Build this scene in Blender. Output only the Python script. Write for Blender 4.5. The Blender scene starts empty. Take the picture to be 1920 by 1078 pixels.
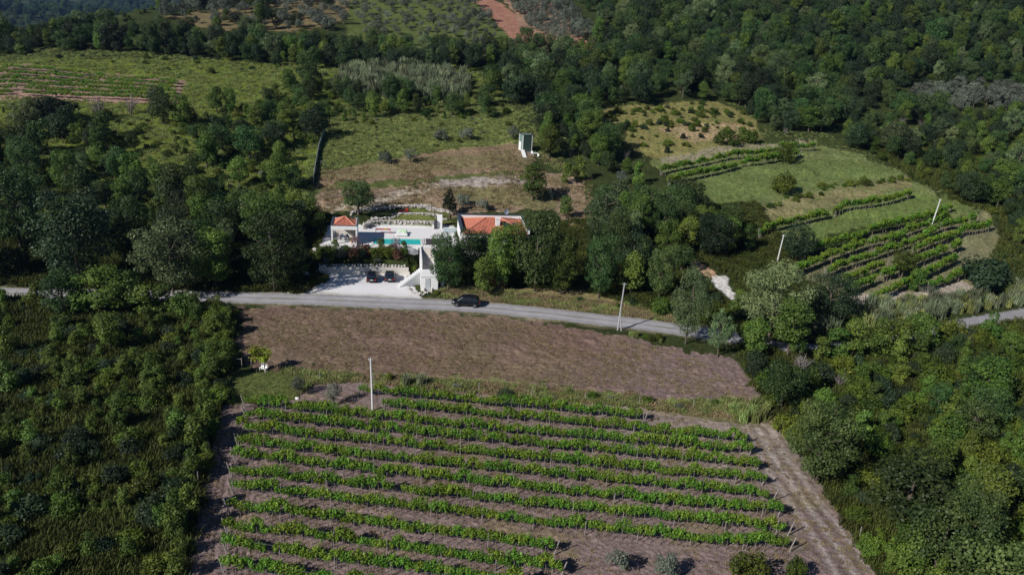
import bpy, math, random
import numpy as np
from mathutils import Vector, Matrix
rng = np.random.default_rng(7); random.seed(7)
sc = bpy.context.scene
COL = sc.collection
# ------------------------------------------------------------------ camera
PITCH, ROLL, FPX, CAMZ = math.radians(20.5), math.radians(3.6), 1465.0, 50.0
Fv = np.array([0, math.cos(PITCH), -math.sin(PITCH)])
_r0 = np.array([1., 0, 0]); _u0 = np.array([0, math.sin(PITCH), math.cos(PITCH)])
Rv = math.cos(ROLL)*_r0 + math.sin(ROLL)*_u0
Uv = -math.sin(ROLL)*_r0 + math.cos(ROLL)*_u0
cam_d = bpy.data.cameras.new('camera'); cam = bpy.data.objects.new('camera', cam_d); COL.objects.link(cam)
cam.matrix_world = Matrix(((Rv[0], Uv[0], -Fv[0], 0), (Rv[1], Uv[1], -Fv[1], 0), (Rv[2], Uv[2], -Fv[2], CAMZ), (0, 0, 0, 1)))
cam_d.sensor_width = 36; cam_d.lens = FPX/1920*36; cam_d.clip_end = 20000; cam_d.clip_start = 1
sc.camera = cam
# ------------------------------------------------------------------ light
SUN_EL, SHADOW_AZ = math.radians(34), math.radians(41)      # shadows run towards +x turned by SHADOW_AZ towards +y
sd = bpy.data.lights.new('sun', 'SUN'); sd.energy = 5.0; sd.angle = math.radians(0.53); sd.color = (1.0, 0.955, 0.91)
sun = bpy.data.objects.new('sun', sd); COL.objects.link(sun)
ldir = Vector((math.cos(SHADOW_AZ)*math.cos(SUN_EL), math.sin(SHADOW_AZ)*math.cos(SUN_EL), -math.sin(SUN_EL)))
sun.rotation_euler = ldir.to_track_quat('-Z', 'Y').to_euler(); sun.location = (-100, -100, 150)
w = bpy.data.worlds.new('World'); sc.world = w; w.use_nodes = True
nt = w.node_tree; bg = nt.nodes['Background']
sky = nt.nodes.new('ShaderNodeTexSky'); sky.sky_type = 'NISHITA'; sky.sun_disc = False
sky.sun_elevation = SUN_EL; sky.sun_rotation = math.radians(180) + (math.pi/2 - SHADOW_AZ)
sky.air_density = 1.0; sky.dust_density = 0.0; sky.ozone_density = 6.0
nt.links.new(sky.outputs[0], bg.inputs[0]); bg.inputs[1].default_value = 0.05
sc.view_settings.view_transform = 'Standard'; sc.view_settings.look = 'None'
sc.view_settings.exposure = 0.06; sc.view_settings.gamma = 1.0; sc.view_settings.use_curve_mapping = False
sc.cycles.max_bounces = 5; sc.cycles.diffuse_bounces = 2; sc.cycles.transmission_bounces = 4; sc.cycles.transparent_max_bounces = 8
sc.cycles.caustics_reflective = False; sc.cycles.caustics_refractive = False

# ------------------------------------------------------------------ terrain height
def sm(a, b, x):
    t = np.clip((np.asarray(x, float)-a)/(b-a), 0, 1); return t*t*(3-2*t)
_nd = np.random.default_rng(3)
_W = [(np.cos(t)*k, np.sin(t)*k, p, 1.0) for t, k, p in zip(_nd.uniform(0, 6.28, 24), np.repeat([1, 1.7, 2.9, 4.3], 6), _nd.uniform(0, 6.28, 24))]
def wn(x, y, s):                                    # smooth value noise, about -1..1, feature size s metres
    k = 6.28/s/2.2; v = 0
    for i, (a, b, p, _) in enumerate(_W):
        v = v + np.sin((a*x+b*y)*k+p+1.3*np.sin((b*x-a*y)*k*.37+p))/(1+.45*(i//6))
    return v/7.0
TH = math.radians(9); EX = (math.cos(TH), math.sin(TH)); O2 = (-26.0, 137.0)
def toL(x, y):
    dx, dy = x-O2[0], y-O2[1]; return dx*EX[0]+dy*EX[1], -dx*EX[1]+dy*EX[0]
def Lw(a, b, z=0.): return (O2[0]+a*EX[0]-b*EX[1], O2[1]+a*EX[1]+b*EX[0], z)
def y0f(x): return 122 + .28*np.maximum(0, x-52)
def box(v, lo, hi, s): return sm(lo-s, lo, v)*(1-sm(hi, hi+s, v))
def H(x, y):
    x = np.asarray(x, float); y = np.asarray(y, float)
    y0 = y0f(x)
    flat = .2*sm(84, 90, y) + 1.1*sm(92, y0-6, y) + .2*sm(y0-8, y0, y)
    sl = .175 - .0011*np.clip(-x-150, 0, 120)
    u = np.maximum(0, y-y0-1.5)
    d1 = np.maximum(0, u-.0)
    z = flat + sl*np.where(d1 < 420, d1, 420+(d1-420)*.25)
    z = z + sm(60, 160, x)*.17*np.clip(y-(y0+110), 0, 300)              # steeper wooded hill to the right
    lm = sm(-95, -190, x) if False else sm(95, 190, -x)
    z = z - lm*.45*np.clip(y-(330-.25*np.clip(-x-110, 0, 200)), 0, 260)                                # the crest at the upper left, a valley behind it
    far = sm(650, 1500, y)
    hills = 150*sm(1800, 4200, y+.25*x)*(1+.25*wn(x, y, 900))
    z = z*(1-far) + far*(-45*sm(0, 500, -x) + 60*sm(100, 900, x) + hills)
    amp = sm(y0+2, y0+30, y)*(1-.0*far)
    z = z + amp*(.5*wn(x, y, 26) + 1.2*wn(x+40, y, 90)*sm(170, 300, y)) + .06*wn(x, y, 9)*sm(60, 75, y)
    z = z + far*25*wn(x, y, 420)
    # terraces of the right slope: low banks following the contour
    tm = sm(44, 60, x)*(1-sm(125, 150, x))*sm(y0+22, y0+32, y)*(1-sm(y0+95, y0+120, y))
    ph = (y - .20*(x-60) - .0*x)/12.0
    fr = ph-np.floor(ph)
    z = z + tm*(1.5*(.5-fr) * (1-sm(.88, 1.0, fr)) - 0)*.8
    # benches of the brown plots above the house
    a, b = toL(x, y)
    bm = box(a, -12, 34, 5)*box(b, 29, 50, 6)
    z = z + bm*(.9*sm(30, 31.5, b-.04*a) - .9*sm(38, 40, b+.0*a) + .7*sm(38, 40, b)) * .8
    # house platform, planting bed, driveway
    hp = box(a, -9.5, 31, 2.5)*box(b, -1.3, 12.2, .6)
    z = z*(1-hp) + 5.5*hp
    l1 = box(a, -1.5, 15.5, 2)*box(b, 12.2, 15.8, .4); z = z*(1-l1) + 6.1*l1
    l2 = box(a, -4, 15.5, 2.5)*box(b, 15.8, 19.5, .5)*(1-l1); z = z*(1-l2) + 6.8*l2
    bd = box(a, -9.2, 8.4, .8)*box(b, -6.2, -1.25, .15); z = z*(1-bd) + bd*(3.2+.42*(b+6.2))
    dv = box(a, -9.0, 6.2, 1.2)*box(b, -17, -6.35, .25); z = z*(1-dv) + dv*(1.55+.45*sm(-15.5, -11, b))
    fr2 = box(a, 11.5, 32, 3)*box(b, -13, -1.3, .8)*(1-hp); z = z*(1-fr2) + fr2*(1.7+.30*np.maximum(0, b+13))
    stt = box(a, 6.6, 11.3, .2)*box(b, -13.9, -1.3, .2)*(1-hp); z = z*(1-stt) + stt*1.65
    return z
def ray(px, py): return Fv*FPX + Rv*(px-960) - Uv*(py-539)
def G(px, py, dz=0., tmax=2500):                    # point of the ground (raised by dz) under pixel (px, py)
    d = ray(px, py); d = d/np.linalg.norm(d)
    T = 40*1.012**np.arange(350); T = T[T < tmax]
    below = CAMZ+d[2]*T <= H(d[0]*T, d[1]*T)+dz
    k = int(np.argmax(below)) if below.any() else len(T)-1
    T = np.linspace(T[max(0, k-1)], T[k], 40); below = CAMZ+d[2]*T <= H(d[0]*T, d[1]*T)+dz
    p = d*T[int(np.argmax(below)) if below.any() else -1]
    return (float(p[0]), float(p[1]), float(H(p[0], p[1])))
def pix(x, y, z):
    v0, v1, v2 = x, y, z-CAMZ
    f = v0*Fv[0]+v1*Fv[1]+v2*Fv[2]
    return 960+FPX*(v0*Rv[0]+v1*Rv[1]+v2*Rv[2])/f, 539-FPX*(v0*Uv[0]+v1*Uv[1]+v2*Uv[2])/f
def PW(poly): return np.array([G(a, b)[:2] for a, b in poly])
def inpoly(x, y, P):
    x = np.asarray(x, float); y = np.asarray(y, float); P = np.asarray(P)
    full = np.zeros(x.shape, bool); bb = (x >= P[:, 0].min()) & (x <= P[:, 0].max()) & (y >= P[:, 1].min()) & (y <= P[:, 1].max())
    x = x[bb]; y = y[bb]; r = np.zeros(x.shape, bool); n = len(P); j = n-1
    for i in range(n):
        xi, yi = P[i]; xj, yj = P[j]
        c = ((yi > y) != (yj > y)) & (x < (xj-xi)*(y-yi)/(yj-yi+1e-12)+xi); r ^= c; j = i
    full[bb] = r; return full
def dline(x, y, L):
    d = np.full(np.shape(x), 1e9)
    for (x1, y1), (x2, y2) in zip(L[:-1], L[1:]):
        dx, dy = x2-x1, y2-y1; t = np.clip(((x-x1)*dx+(y-y1)*dy)/(dx*dx+dy*dy), 0, 1)
        d = np.minimum(d, np.hypot(x-x1-t*dx, y-y1-t*dy))
    return d
def smooth_line(L, it=2):
    L = [np.array(p) for p in L]
    for _ in range(it):
        M = [L[0]]
        for a, b in zip(L[:-1], L[1:]): M += [a*.75+b*.25, a*.25+b*.75]
        L = M+[L[-1]]
    return np.array(L)

# ------------------------------------------------------------------ plots of ground, given by outlines
ROAD = smooth_line(PW([(-300, 546), (0, 549), (200, 553), (400, 557), (600, 562), (750, 569), (873, 573), (1000, 585), (1120, 599), (1250, 614), (1385, 634)]) )
ROAD2 = smooth_line(PW([(1385, 634), (1480, 655), (1620, 650), (1740, 625), (1830, 604), (1925, 588), (2100, 560)]))
FIELD = PW([(452, 580), (520, 574), (640, 578), (750, 583), (873, 590), (1000, 602), (1160, 626), (1290, 660), (1378, 668), (1432, 752), (1300, 752), (1150, 740), (950, 712), (700, 700), (580, 692), (470, 690), (440, 650)])
LAWN = PW([(428, 695), (490, 699), (575, 705), (568, 728), (556, 748), (470, 756), (415, 760), (420, 720)])
VSOIL = PW([(405, 760), (456, 755), (560, 747), (580, 722), (660, 716), (740, 724), (1000, 747), (1200, 764), (1380, 796), (1455, 790), (1510, 862), (1570, 960), (1660, 1100), (1720, 1300), (250, 1300), (345, 1090), (365, 980), (385, 860)])
WEEDY = PW([(500, 690), (700, 695), (950, 708), (1150, 738), (1432, 752), (1460, 792), (1380, 800), (1200, 768), (1000, 748), (740, 724), (580, 722), (560, 740)])
ALAWN1 = None
def cl(*c): return np.array(c)
C_GRASS, C_DRY, C_SOIL, C_FIELD = cl(.085, .115, .022), cl(.23, .185, .095), cl(.205, .152, .140), cl(.165, .110, .086)
C_GRAVEL, C_MEAD, C_PALEG, C_ROUGH = cl(.36, .35, .36), cl(.20, .235, .070), cl(.140, .170, .062), cl(.036, .048, .014)
C_LAWN, C_EARTH, C_RED, C_WHITE = cl(.075, .105, .022), cl(.25, .185, .135), cl(.30, .155, .105), cl(.55, .53, .50)
PATCH = [  # (outline, colour, edge roughness m)
    (PW([(-300, 124), (0, 118), (300, 112), (500, 108), (950, 128), (960, 190), (600, 200), (600, 240), (560, 420), (0, 420), (-300, 420)]), cl(.105, .135, .022), 2.5),
    (PW([(615, 235), (760, 215), (955, 205), (975, 262), (960, 272), (780, 290), (690, 300), (598, 320)]), C_MEAD, 1.6),
    (PW([(596, 322), (690, 306), (780, 292), (958, 268), (1005, 290), (990, 322), (760, 336), (590, 352)]), cl(.215, .155, .095), .9),
    (PW([(700, 336), (985, 318), (1090, 322), (1110, 400), (1115, 470), (1075, 460), (1040, 395), (860, 402), (700, 392), (590, 400), (600, 352)]), cl(.25, .185, .125), 1.2),
    (PW([(598, 306), (700, 300), (960, 290), (1000, 296), (990, 312), (760, 326), (594, 338)]), cl(.175, .150, .075), 1.2),
    (PW([(590, 352), (760, 336), (985, 319), (1000, 326), (985, 334), (760, 346), (590, 362)]), cl(.085, .105, .032), .8),
    (PW([(800, 342), (985, 328), (1000, 345), (880, 356), (800, 356)]), cl(.29, .25, .22), .9),
    (PW([(870, 352), (1000, 350), (1060, 372), (1030, 392), (900, 384), (820, 366)]), cl(.165, .150, .070), 1.6),
    (PW([(690, 375), (760, 352), (830, 345), (800, 362), (740, 378), (700, 392), (620, 400), (610, 388)]), cl(.36, .31, .24), 1.0),
    (PW([(700, 398), (740, 385), (800, 385), (815, 392), (730, 404)]), C_LAWN, .6),
    (PW([(1120, 205), (1340, 190), (1420, 225), (1430, 262), (1300, 290), (1215, 300), (1130, 240)]), cl(.20, .18, .065), 1.6),
    (PW([(1215, 302), (1330, 280), (1500, 262), (1620, 290), (1700, 330), (1760, 368), (1840, 400), (1700, 410), (1500, 440), (1430, 445), (1370, 395), (1300, 345)]), C_PALEG, 1.5),
    (PW([(1230, 240), (1320, 232), (1410, 240), (1400, 262), (1300, 270)]), cl(.34, .25, .14), 1.5),
    (PW([(1385, 395), (1560, 355), (1700, 330), (1715, 350), (1560, 385), (1430, 420)]), cl(.21, .19, .09), 1.0),
    (PW([(1480, 505), (1560, 470), (1700, 425), (1850, 395), (1870, 430), (1880, 480), (1800, 545), (1640, 575), (1540, 545)]), cl(.17, .165, .085), 2.2),
    (PW([(1590, 560), (1640, 545), (1720, 548), (1800, 525), (1830, 535), (1740, 568), (1640, 578)]), cl(.34, .29, .24), 1.5),
    (PW([(1330, 515), (1365, 520), (1372, 545), (1395, 560), (1370, 562), (1345, 542)]), C_WHITE, .7),
    (PW([(1275, 345), (1440, 305), (1600, 298), (1690, 322), (1560, 340), (1420, 372), (1375, 392)]), cl(.120, .160, .050), 1.0),
    (PW([(1500, 432), (1560, 400), (1720, 362), (1800, 375), (1830, 395), (1700, 405), (1600, 428), (1520, 455)]), cl(.120, .165, .046), 1.0),
    (PW([(1235, 296), (1400, 270), (1500, 262), (1540, 268), (1400, 285), (1240, 314)]), cl(.26, .23, .15), .8),
    (PW([(1280, 486), (1310, 490), (1345, 512), (1330, 522), (1300, 508)]), cl(.40, .27, .17), .6),
    (PW([(820, 545), (900, 535), (1100, 545), (1260, 585), (1260, 604), (1120, 588), (1000, 572), (830, 562)]), cl(.20, .165, .075), .9),
    (PW([(640, 0), (875, -5), (975, 90), (940, 110), (660, 80)]), cl(.085, .108, .030), 2.0),
    (PW([(872, -10), (915, -10), (980, 45), (1090, 70), (1120, 95), (1000, 95), (965, 80)]), C_RED, 1.5),
    (PW([(940, -5), (1020, -5), (1100, 60), (1060, 90), (985, 60)]), cl(.28, .18, .12), 1.5),
    (PW([(310, 30), (560, 0), (660, -5), (650, 40), (560, 60), (400, 60)]), cl(.155, .125, .06), 2.5),
    (PW([(-300, 128), (100, 127), (345, 150), (335, 192), (-300, 186)]), cl(.21, .15, .105), 1.2),
    (PW([(0, 178), (100, 172), (335, 182), (335, 194), (0, 190)]), cl(.33, .21, .16), .8),
]
W_TRACKR = smooth_line(PW([(1422, 806), (1452, 862), (1500, 930), (1560, 1010), (1610, 1090), (1700, 1250)]))
def classify(x, y):
    """0 hillside 1 road 2 driveway 3 field 4 lawn 5 vineyard soil 6 paving 7 upper lawn"""
    n1 = wn(x, y, 3.1)*.35; n2 = wn(x+31, y-17, 2.3)*.35
    a, b = toL(x, y)
    k = np.zeros(x.shape, int)
    k[inpoly(x+n1, y+n2, VSOIL)] = 5
    k[inpoly(x+n1*1.5, y+n2*1.5, LAWN)] = 4
    k[inpoly(x+n1*4, y+n2*4, FIELD)] = 3
    up = (((a-7.5)/8.2)**2+((b-14.0)/2.2)**2 < 1) | ((a > -3) & (a < 15.3) & (b > 16.1) & (b < 16.9+2.6*np.sqrt(np.clip(1-((a-7)/9.5)**2, 0, 1))))
    k[up] = 7
    k[(dline(x, y, ROAD) < 2.15+n1*.5) | (dline(x, y, ROAD2) < 1.9+n1*.5)] = 1
    rr = np.hypot(a+10.8, b+9.5)
    k[(a > -9.6+.9*np.clip(-b-13, 0, 9)*-1) & (a < 6.6+.25*np.clip(-b-9, 0, 9)) & (b > -17.5) & (b < -6.2) & (rr > 3.2) & (k != 1)] = 2
    k[(a > -9.4) & (a < 15.8) & (b > -1.3) & (b < 12.0)] = 6
    return k
def make_terrain():
    th = np.radians(np.arange(-52, 52.01, .17))
    rr = [18.]
    while rr[-1] < 6500: rr.append(rr[-1]*(1.0026 if rr[-1] < 172 and rr[-1] > 50 else (1.0052 if rr[-1] < 420 else 1.02)))
    rr = np.array(rr); nr, nth = len(rr), len(th)
    X = rr[:, None]*np.sin(th)[None]; Y = rr[:, None]*np.cos(th)[None]
    Z = H(X, Y); x, y = X.ravel(), Y.ravel(); z = Z.ravel().copy()
    # colours
    col = np.tile(C_ROUGH, (len(x), 1))
    for P, c, e in PATCH:
        m = inpoly(x+wn(x, y, 5*e)*e, y+wn(x+9, y+50, 5*e)*e, P); col[m] = c
    m = inpoly(x+wn(x, y, 3), y+wn(x+9, y+50, 3), WEEDY); col[m] = cl(.17, .15, .075)
    gw = np.clip(.4+wn(x-90, y+12, 5), 0, 1)[:, None]; col = np.where((m)[:, None], col*(1-.6*gw)+cl(.085, .105, .03)*.6*gw, col)
    kv = classify(x, y)
    col[kv == 3] = C_FIELD; col[kv == 4] = C_LAWN; col[kv == 5] = C_SOIL; col[kv == 1] = C_GRAVEL; col[kv == 2] = cl(.66, .65, .65); col[kv == 6] = cl(.72, .71, .70); col[kv == 7] = cl(.12, .135, .04)
    # shades of field colour, wheel tracks, ruts, dry verge
    fm = kv == 3
    s = 1+.16*wn(x, y, 7)+.10*wn(x, y, 2)+.10*wn(x*.12, (y+.10*x)*1.0, 1.1)+.07*wn(x*.08+50, (y+.12*x), 2.6)
    grn = np.clip(.5+.9*wn(x+200, y, 11), 0, 1)[:, None]
    col[fm] = (C_FIELD*(1-.35*grn)+cl(.175, .145, .085)*.35*grn)[fm]*s[fm, None]
    right = sm(5, 30, x-(y-105)*.6)[:, None]*.7
    col[fm] = (col*(1-right)+cl(.19, .140, .135)*right)[fm]
    dr = dline(x, y, ROAD)
    edge = (kv != 1)*(1-sm(2.2, 3.6, dr+.6*wn(x, y, 4)))
    col = col*(1-.55*edge[:, None])+cl(.30, .26, .17)*.55*edge[:, None]
    rm = kv == 1
    tr = np.exp(-((dr-.85)/.32)**2)
    col[rm] *= (0.80+.24*tr+.09*wn(x, y, 2.5)+.07*wn(x, y, .9))[rm, None]
    ctr = (np.exp(-(dr/.35)**2)*np.clip(.2+wn(x, y, 5), 0, 1))[:, None]*.6; col = np.where(rm[:, None], col*(1-ctr)+cl(.17, .17, .09)*ctr, col)
    vm = kv == 5
    dk = dline(x, y, W_TRACKR)
    tw = np.exp(-(dk/.38)**2)+.9*np.exp(-((dk-1.75)/.38)**2); td = np.exp(-((dk-.85)/.35)**2)+.7*np.exp(-((dk-2.5)/.3)**2)
    pale = sm(-5, 28, x)*sm(70, 84, y)*.40
    v = 1+.13*wn(x, y, 4)+.10*wn(x, y, 1.2)
    cs = C_SOIL[None]*(1-pale[:, None])+cl(.36, .31, .25)*pale[:, None]
    weeds = np.clip(wn(x-60, y+20, 6)*1.2-.25, 0, .5)[:, None]
    cs = cs*(1-weeds)+cl(.24, .19, .10)*weeds
    gt = ((np.exp(-((dk-4.4)/1.4)**2)+.3*np.exp(-((dk-.85)/.4)**2))*np.clip(.25+wn(x, y, 5), 0, 1)*.7)[:, None]
    cs = cs*(1-gt)+cl(.12, .125, .05)*gt
    cs = cs*(1-.22*td[:, None]); cs = cs*(1-.5*tw[:, None].clip(0, 1))+cl(.42, .38, .35)*.5*tw[:, None].clip(0, 1)
    col[vm] = (cs*v[:, None])[vm]
    g = 1+.22*wn(x, y, 8)+.16*wn(x+5, y, 2.5)
    wm = (kv == 0) | (kv == 4) | (kv == 7)
    col[wm] *= g[wm, None]
    # fine relief
    z[fm] += (rng.uniform(-.13, .13, len(x))+.10*wn(x, y, 1.3))[fm]
    fur = .05*np.sin(x*6.28/.55+.8*wn(x, y, 6))*sm(3, -3, x+38.5-(y-57)*.08) if False else 0
    le = PW([(405, 1090), (415, 1000), (430, 900), (440, 820), (455, 760)])
    dl = dline(x, y, np.vstack([le[:1]+(le[:1]-le[1:2])*3, le]))
    lm = vm & (x < -21) & (dl < 3.2)
    z[vm] += (rng.uniform(-.075, .075, len(x))-.03*tw)[vm]
    z[lm] += (.07*np.sin(dl*6.28/.62))[lm]
    gm = (kv == 0) & (y < 420)
    z[gm] += (rng.uniform(-.13, .13, len(x)))[gm]*sm(118, 128, y)[gm]
    z[kv == 4] += rng.uniform(-.04, .04, len(x))[kv == 4]
    z[(kv == 1)] += (-.05*tr)[kv == 1]
    # faces
    i = np.arange(nr-1)[:, None]*nth+np.arange(nth-1)[None]; i = i.ravel()
    F = np.stack([i, i+1, i+nth+1, i+nth], 1)[:, ::-1]
    fc = classify(x[F].mean(1), y[F].mean(1))
    names = [('hillside', 'weedy green hillside and scrubland around the plots'), ('gravel_road', 'pale gravel road crossing behind the brown field'), ('driveway', 'pale gravel driveway in front of the planted bed'),
             ('ploughed_field', 'bare brown tilled field beside the gravel road'), ('lawn', 'green lawn at the corner of the vineyard'), ('vineyard_soil', 'dry pinkish soil between the vine rows'),
             ('pool_deck', 'pale paving around the swimming pool'), ('upper_lawn', 'curved lawns between the stone walls behind the pool')]
    for k, (nm, lb) in enumerate(names):
        sel = F[fc == k]
        if not len(sel): continue
        u, inv = np.unique(sel, return_inverse=True); inv = inv.reshape(sel.shape)
        me = bpy.data.meshes.new(nm)
        me.vertices.add(len(u)); me.vertices.foreach_set('co', np.stack([x[u], y[u], z[u]], 1).ravel())
        me.loops.add(inv.size); me.loops.foreach_set('vertex_index', inv.ravel())
        me.polygons.add(len(inv)); me.polygons.foreach_set('loop_start', np.arange(len(inv))*4); me.polygons.foreach_set('loop_total', np.full(len(inv), 4))
        me.update(calc_edges=True); me.polygons.foreach_set('use_smooth', np.ones(len(inv), bool))
        at = me.color_attributes.new('soil', 'FLOAT_COLOR', 'POINT')
        at.data.foreach_set('color', np.concatenate([np.clip(col[u], .005, .9), np.ones((len(u), 1))], 1).ravel())
        me.materials.append(ground_mat(k))
        o = bpy.data.objects.new(nm, me); COL.objects.link(o); o['kind'] = 'structure'; o['label'] = lb

# ------------------------------------------------------------------ materials
def nmat(name):
    m = bpy.data.materials.new(name); m.use_nodes = True; t = m.node_tree; t.nodes.clear()
    out = t.nodes.new('ShaderNodeOutputMaterial'); b = t.nodes.new('ShaderNodeBsdfPrincipled'); t.links.new(b.outputs[0], out.inputs[0])
    return m, t, b, out
_M = {}
def mat(name, c, rough=.6, metal=0., var=.12, scale=3., bump=0., spec=.5):
    if name in _M: return _M[name]
    m, t, b, out = nmat(name)
    tc = t.nodes.new('ShaderNodeTexCoord'); n = t.nodes.new('ShaderNodeTexNoise'); n.inputs['Scale'].default_value = scale; n.inputs['Detail'].default_value = 5
    t.links.new(tc.outputs['Object'], n.inputs['Vector'])
    mr = t.nodes.new('ShaderNodeMapRange'); mr.inputs['From Min'].default_value = .3; mr.inputs['From Max'].default_value = .7
    mr.inputs['To Min'].default_value = 1-var; mr.inputs['To Max'].default_value = 1+var; t.links.new(n.outputs[0], mr.inputs[0])
    h = t.nodes.new('ShaderNodeHueSaturation'); h.inputs['Color'].default_value = (*c, 1); t.links.new(mr.outputs[0], h.inputs['Value'])
    t.links.new(h.outputs[0], b.inputs['Base Color']); b.inputs['Roughness'].default_value = rough; b.inputs['Metallic'].default_value = metal
    b.inputs['Specular IOR Level'].default_value = spec
    if bump:
        bp = t.nodes.new('ShaderNodeBump'); bp.inputs['Strength'].default_value = bump; bp.inputs['Distance'].default_value = .05
        t.links.new(n.outputs[0], bp.inputs['Height']); t.links.new(bp.outputs[0], b.inputs['Normal'])
    _M[name] = m; return m
def ground_mat(k):
    m, t, b, out = nmat('ground_%d' % k)
    at = t.nodes.new('ShaderNodeAttribute'); at.attribute_name = 'soil'
    geo = t.nodes.new('ShaderNodeNewGeometry')
    n = t.nodes.new('ShaderNodeTexNoise'); n.inputs['Scale'].default_value = {0: 1.6, 1: 3, 2: 3, 3: 2.2, 4: 2.5, 5: 2.4, 6: 2, 7: 2}[k]; n.inputs['Detail'].default_value = 7; n.inputs['Roughness'].default_value = .68
    t.links.new(geo.outputs['Position'], n.inputs['Vector'])
    n2 = t.nodes.new('ShaderNodeTexNoise'); n2.inputs['Scale'].default_value = .22; n2.inputs['Detail'].default_value = 4; t.links.new(geo.outputs['Position'], n2.inputs['Vector'])
    A = {0: .55, 1: .10, 2: .08, 3: .38, 4: .35, 5: .42, 6: .06, 7: .3}[k]
    mr = t.nodes.new('ShaderNodeMapRange'); mr.inputs['From Min'].default_value = .3; mr.inputs['From Max'].default_value = .7; mr.inputs['To Min'].default_value = 1-A; mr.inputs['To Max'].default_value = 1+A
    t.links.new(n.outputs[0], mr.inputs[0])
    mr2 = t.nodes.new('ShaderNodeMapRange'); mr2.inputs['From Min'].default_value = .3; mr2.inputs['From Max'].default_value = .7; mr2.inputs['To Min'].default_value = .492 if k in (0, 4, 7) else .496; mr2.inputs['To Max'].default_value = .506 if k in (0, 4, 7) else .504
    t.links.new(n2.outputs[0], mr2.inputs[0])
    h = t.nodes.new('ShaderNodeHueSaturation'); t.links.new(at.outputs['Color'], h.inputs['Color']); t.links.new(mr.outputs[0], h.inputs['Value']); t.links.new(mr2.outputs[0], h.inputs['Hue'])
    if k in (3, 5):
        mp = t.nodes.new('ShaderNodeMapping'); mp.inputs['Scale'].default_value = (.35, 3.2, 1) if k == 3 else (.5, 1.8, 1); mp.inputs['Rotation'].default_value = (0, 0, -.06)
        n3 = t.nodes.new('ShaderNodeTexNoise'); n3.inputs['Scale'].default_value = 1.0; n3.inputs['Detail'].default_value = 5; t.links.new(geo.outputs['Position'], mp.inputs[0]); t.links.new(mp.outputs[0], n3.inputs['Vector'])
        m3 = t.nodes.new('ShaderNodeMapRange'); m3.inputs['From Min'].default_value = .3; m3.inputs['From Max'].default_value = .7; m3.inputs['To Min'].default_value = .72; m3.inputs['To Max'].default_value = 1.28; t.links.new(n3.outputs[0], m3.inputs[0])
        mm = t.nodes.new('ShaderNodeMath'); mm.operation = 'MULTIPLY'; t.links.new(mr.outputs[0], mm.inputs[0]); t.links.new(m3.outputs[0], mm.inputs[1]); t.links.new(mm.outputs[0], h.inputs['Value'])
    t.links.new(h.outputs[0], b.inputs['Base Color']); b.inputs['Roughness'].default_value = .95; b.inputs['Specular IOR Level'].default_value = .1
    bp = t.nodes.new('ShaderNodeBump'); bp.inputs['Strength'].default_value = {0: .7, 1: .3, 2: .2, 3: .6, 4: .5, 5: .6, 6: .1, 7: .5}[k]; bp.inputs['Distance'].default_value = .25
    t.links.new(n.outputs[0], bp.inputs['Height']); t.links.new(bp.outputs[0], b.inputs['Normal'])
    return m
def leaf_mat(name, c, c2, trans=.15, rough=.55, rnd=.45):
    m, t, b, out = nmat(name)
    a = t.nodes.new('ShaderNodeAttribute'); a.attribute_name = 'tint'
    oi = t.nodes.new('ShaderNodeObjectInfo')
    mx = t.nodes.new('ShaderNodeMix'); mx.data_type = 'RGBA'
    mx.inputs['A'].default_value = (*c, 1); mx.inputs['B'].default_value = (*c2, 1); t.links.new(a.outputs['Fac'], mx.inputs['Factor'])
    ad = t.nodes.new('ShaderNodeMapRange'); ad.inputs['To Min'].default_value = 1-rnd; ad.inputs['To Max'].default_value = 1+rnd; t.links.new(oi.outputs['Random'], ad.inputs[0])
    mu = t.nodes.new('ShaderNodeMath'); mu.operation = 'MULTIPLY'; mu.inputs[1].default_value = 7.13; t.links.new(oi.outputs['Random'], mu.inputs[0])
    fr = t.nodes.new('ShaderNodeMath'); fr.operation = 'FRACT'; t.links.new(mu.outputs[0], fr.inputs[0])
    hr = t.nodes.new('ShaderNodeMapRange'); hr.inputs['To Min'].default_value = .472; hr.inputs['To Max'].default_value = .525; t.links.new(fr.outputs[0], hr.inputs[0])
    h = t.nodes.new('ShaderNodeHueSaturation'); t.links.new(mx.outputs['Result'], h.inputs['Color']); t.links.new(ad.outputs[0], h.inputs['Value']); t.links.new(hr.outputs[0], h.inputs['Hue'])
    t.links.new(h.outputs[0], b.inputs['Base Color']); b.inputs['Roughness'].default_value = rough; b.inputs['Specular IOR Level'].default_value = .25
    tr = t.nodes.new('ShaderNodeBsdfTranslucent'); t.links.new(h.outputs[0], tr.inputs[0])
    ms = t.nodes.new('ShaderNodeMixShader'); ms.inputs[0].default_value = trans
    t.links.new(b.outputs[0], ms.inputs[1]); t.links.new(tr.outputs[0], ms.inputs[2]); t.links.new(ms.outputs[0], out.inputs[0])
    return m
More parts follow.
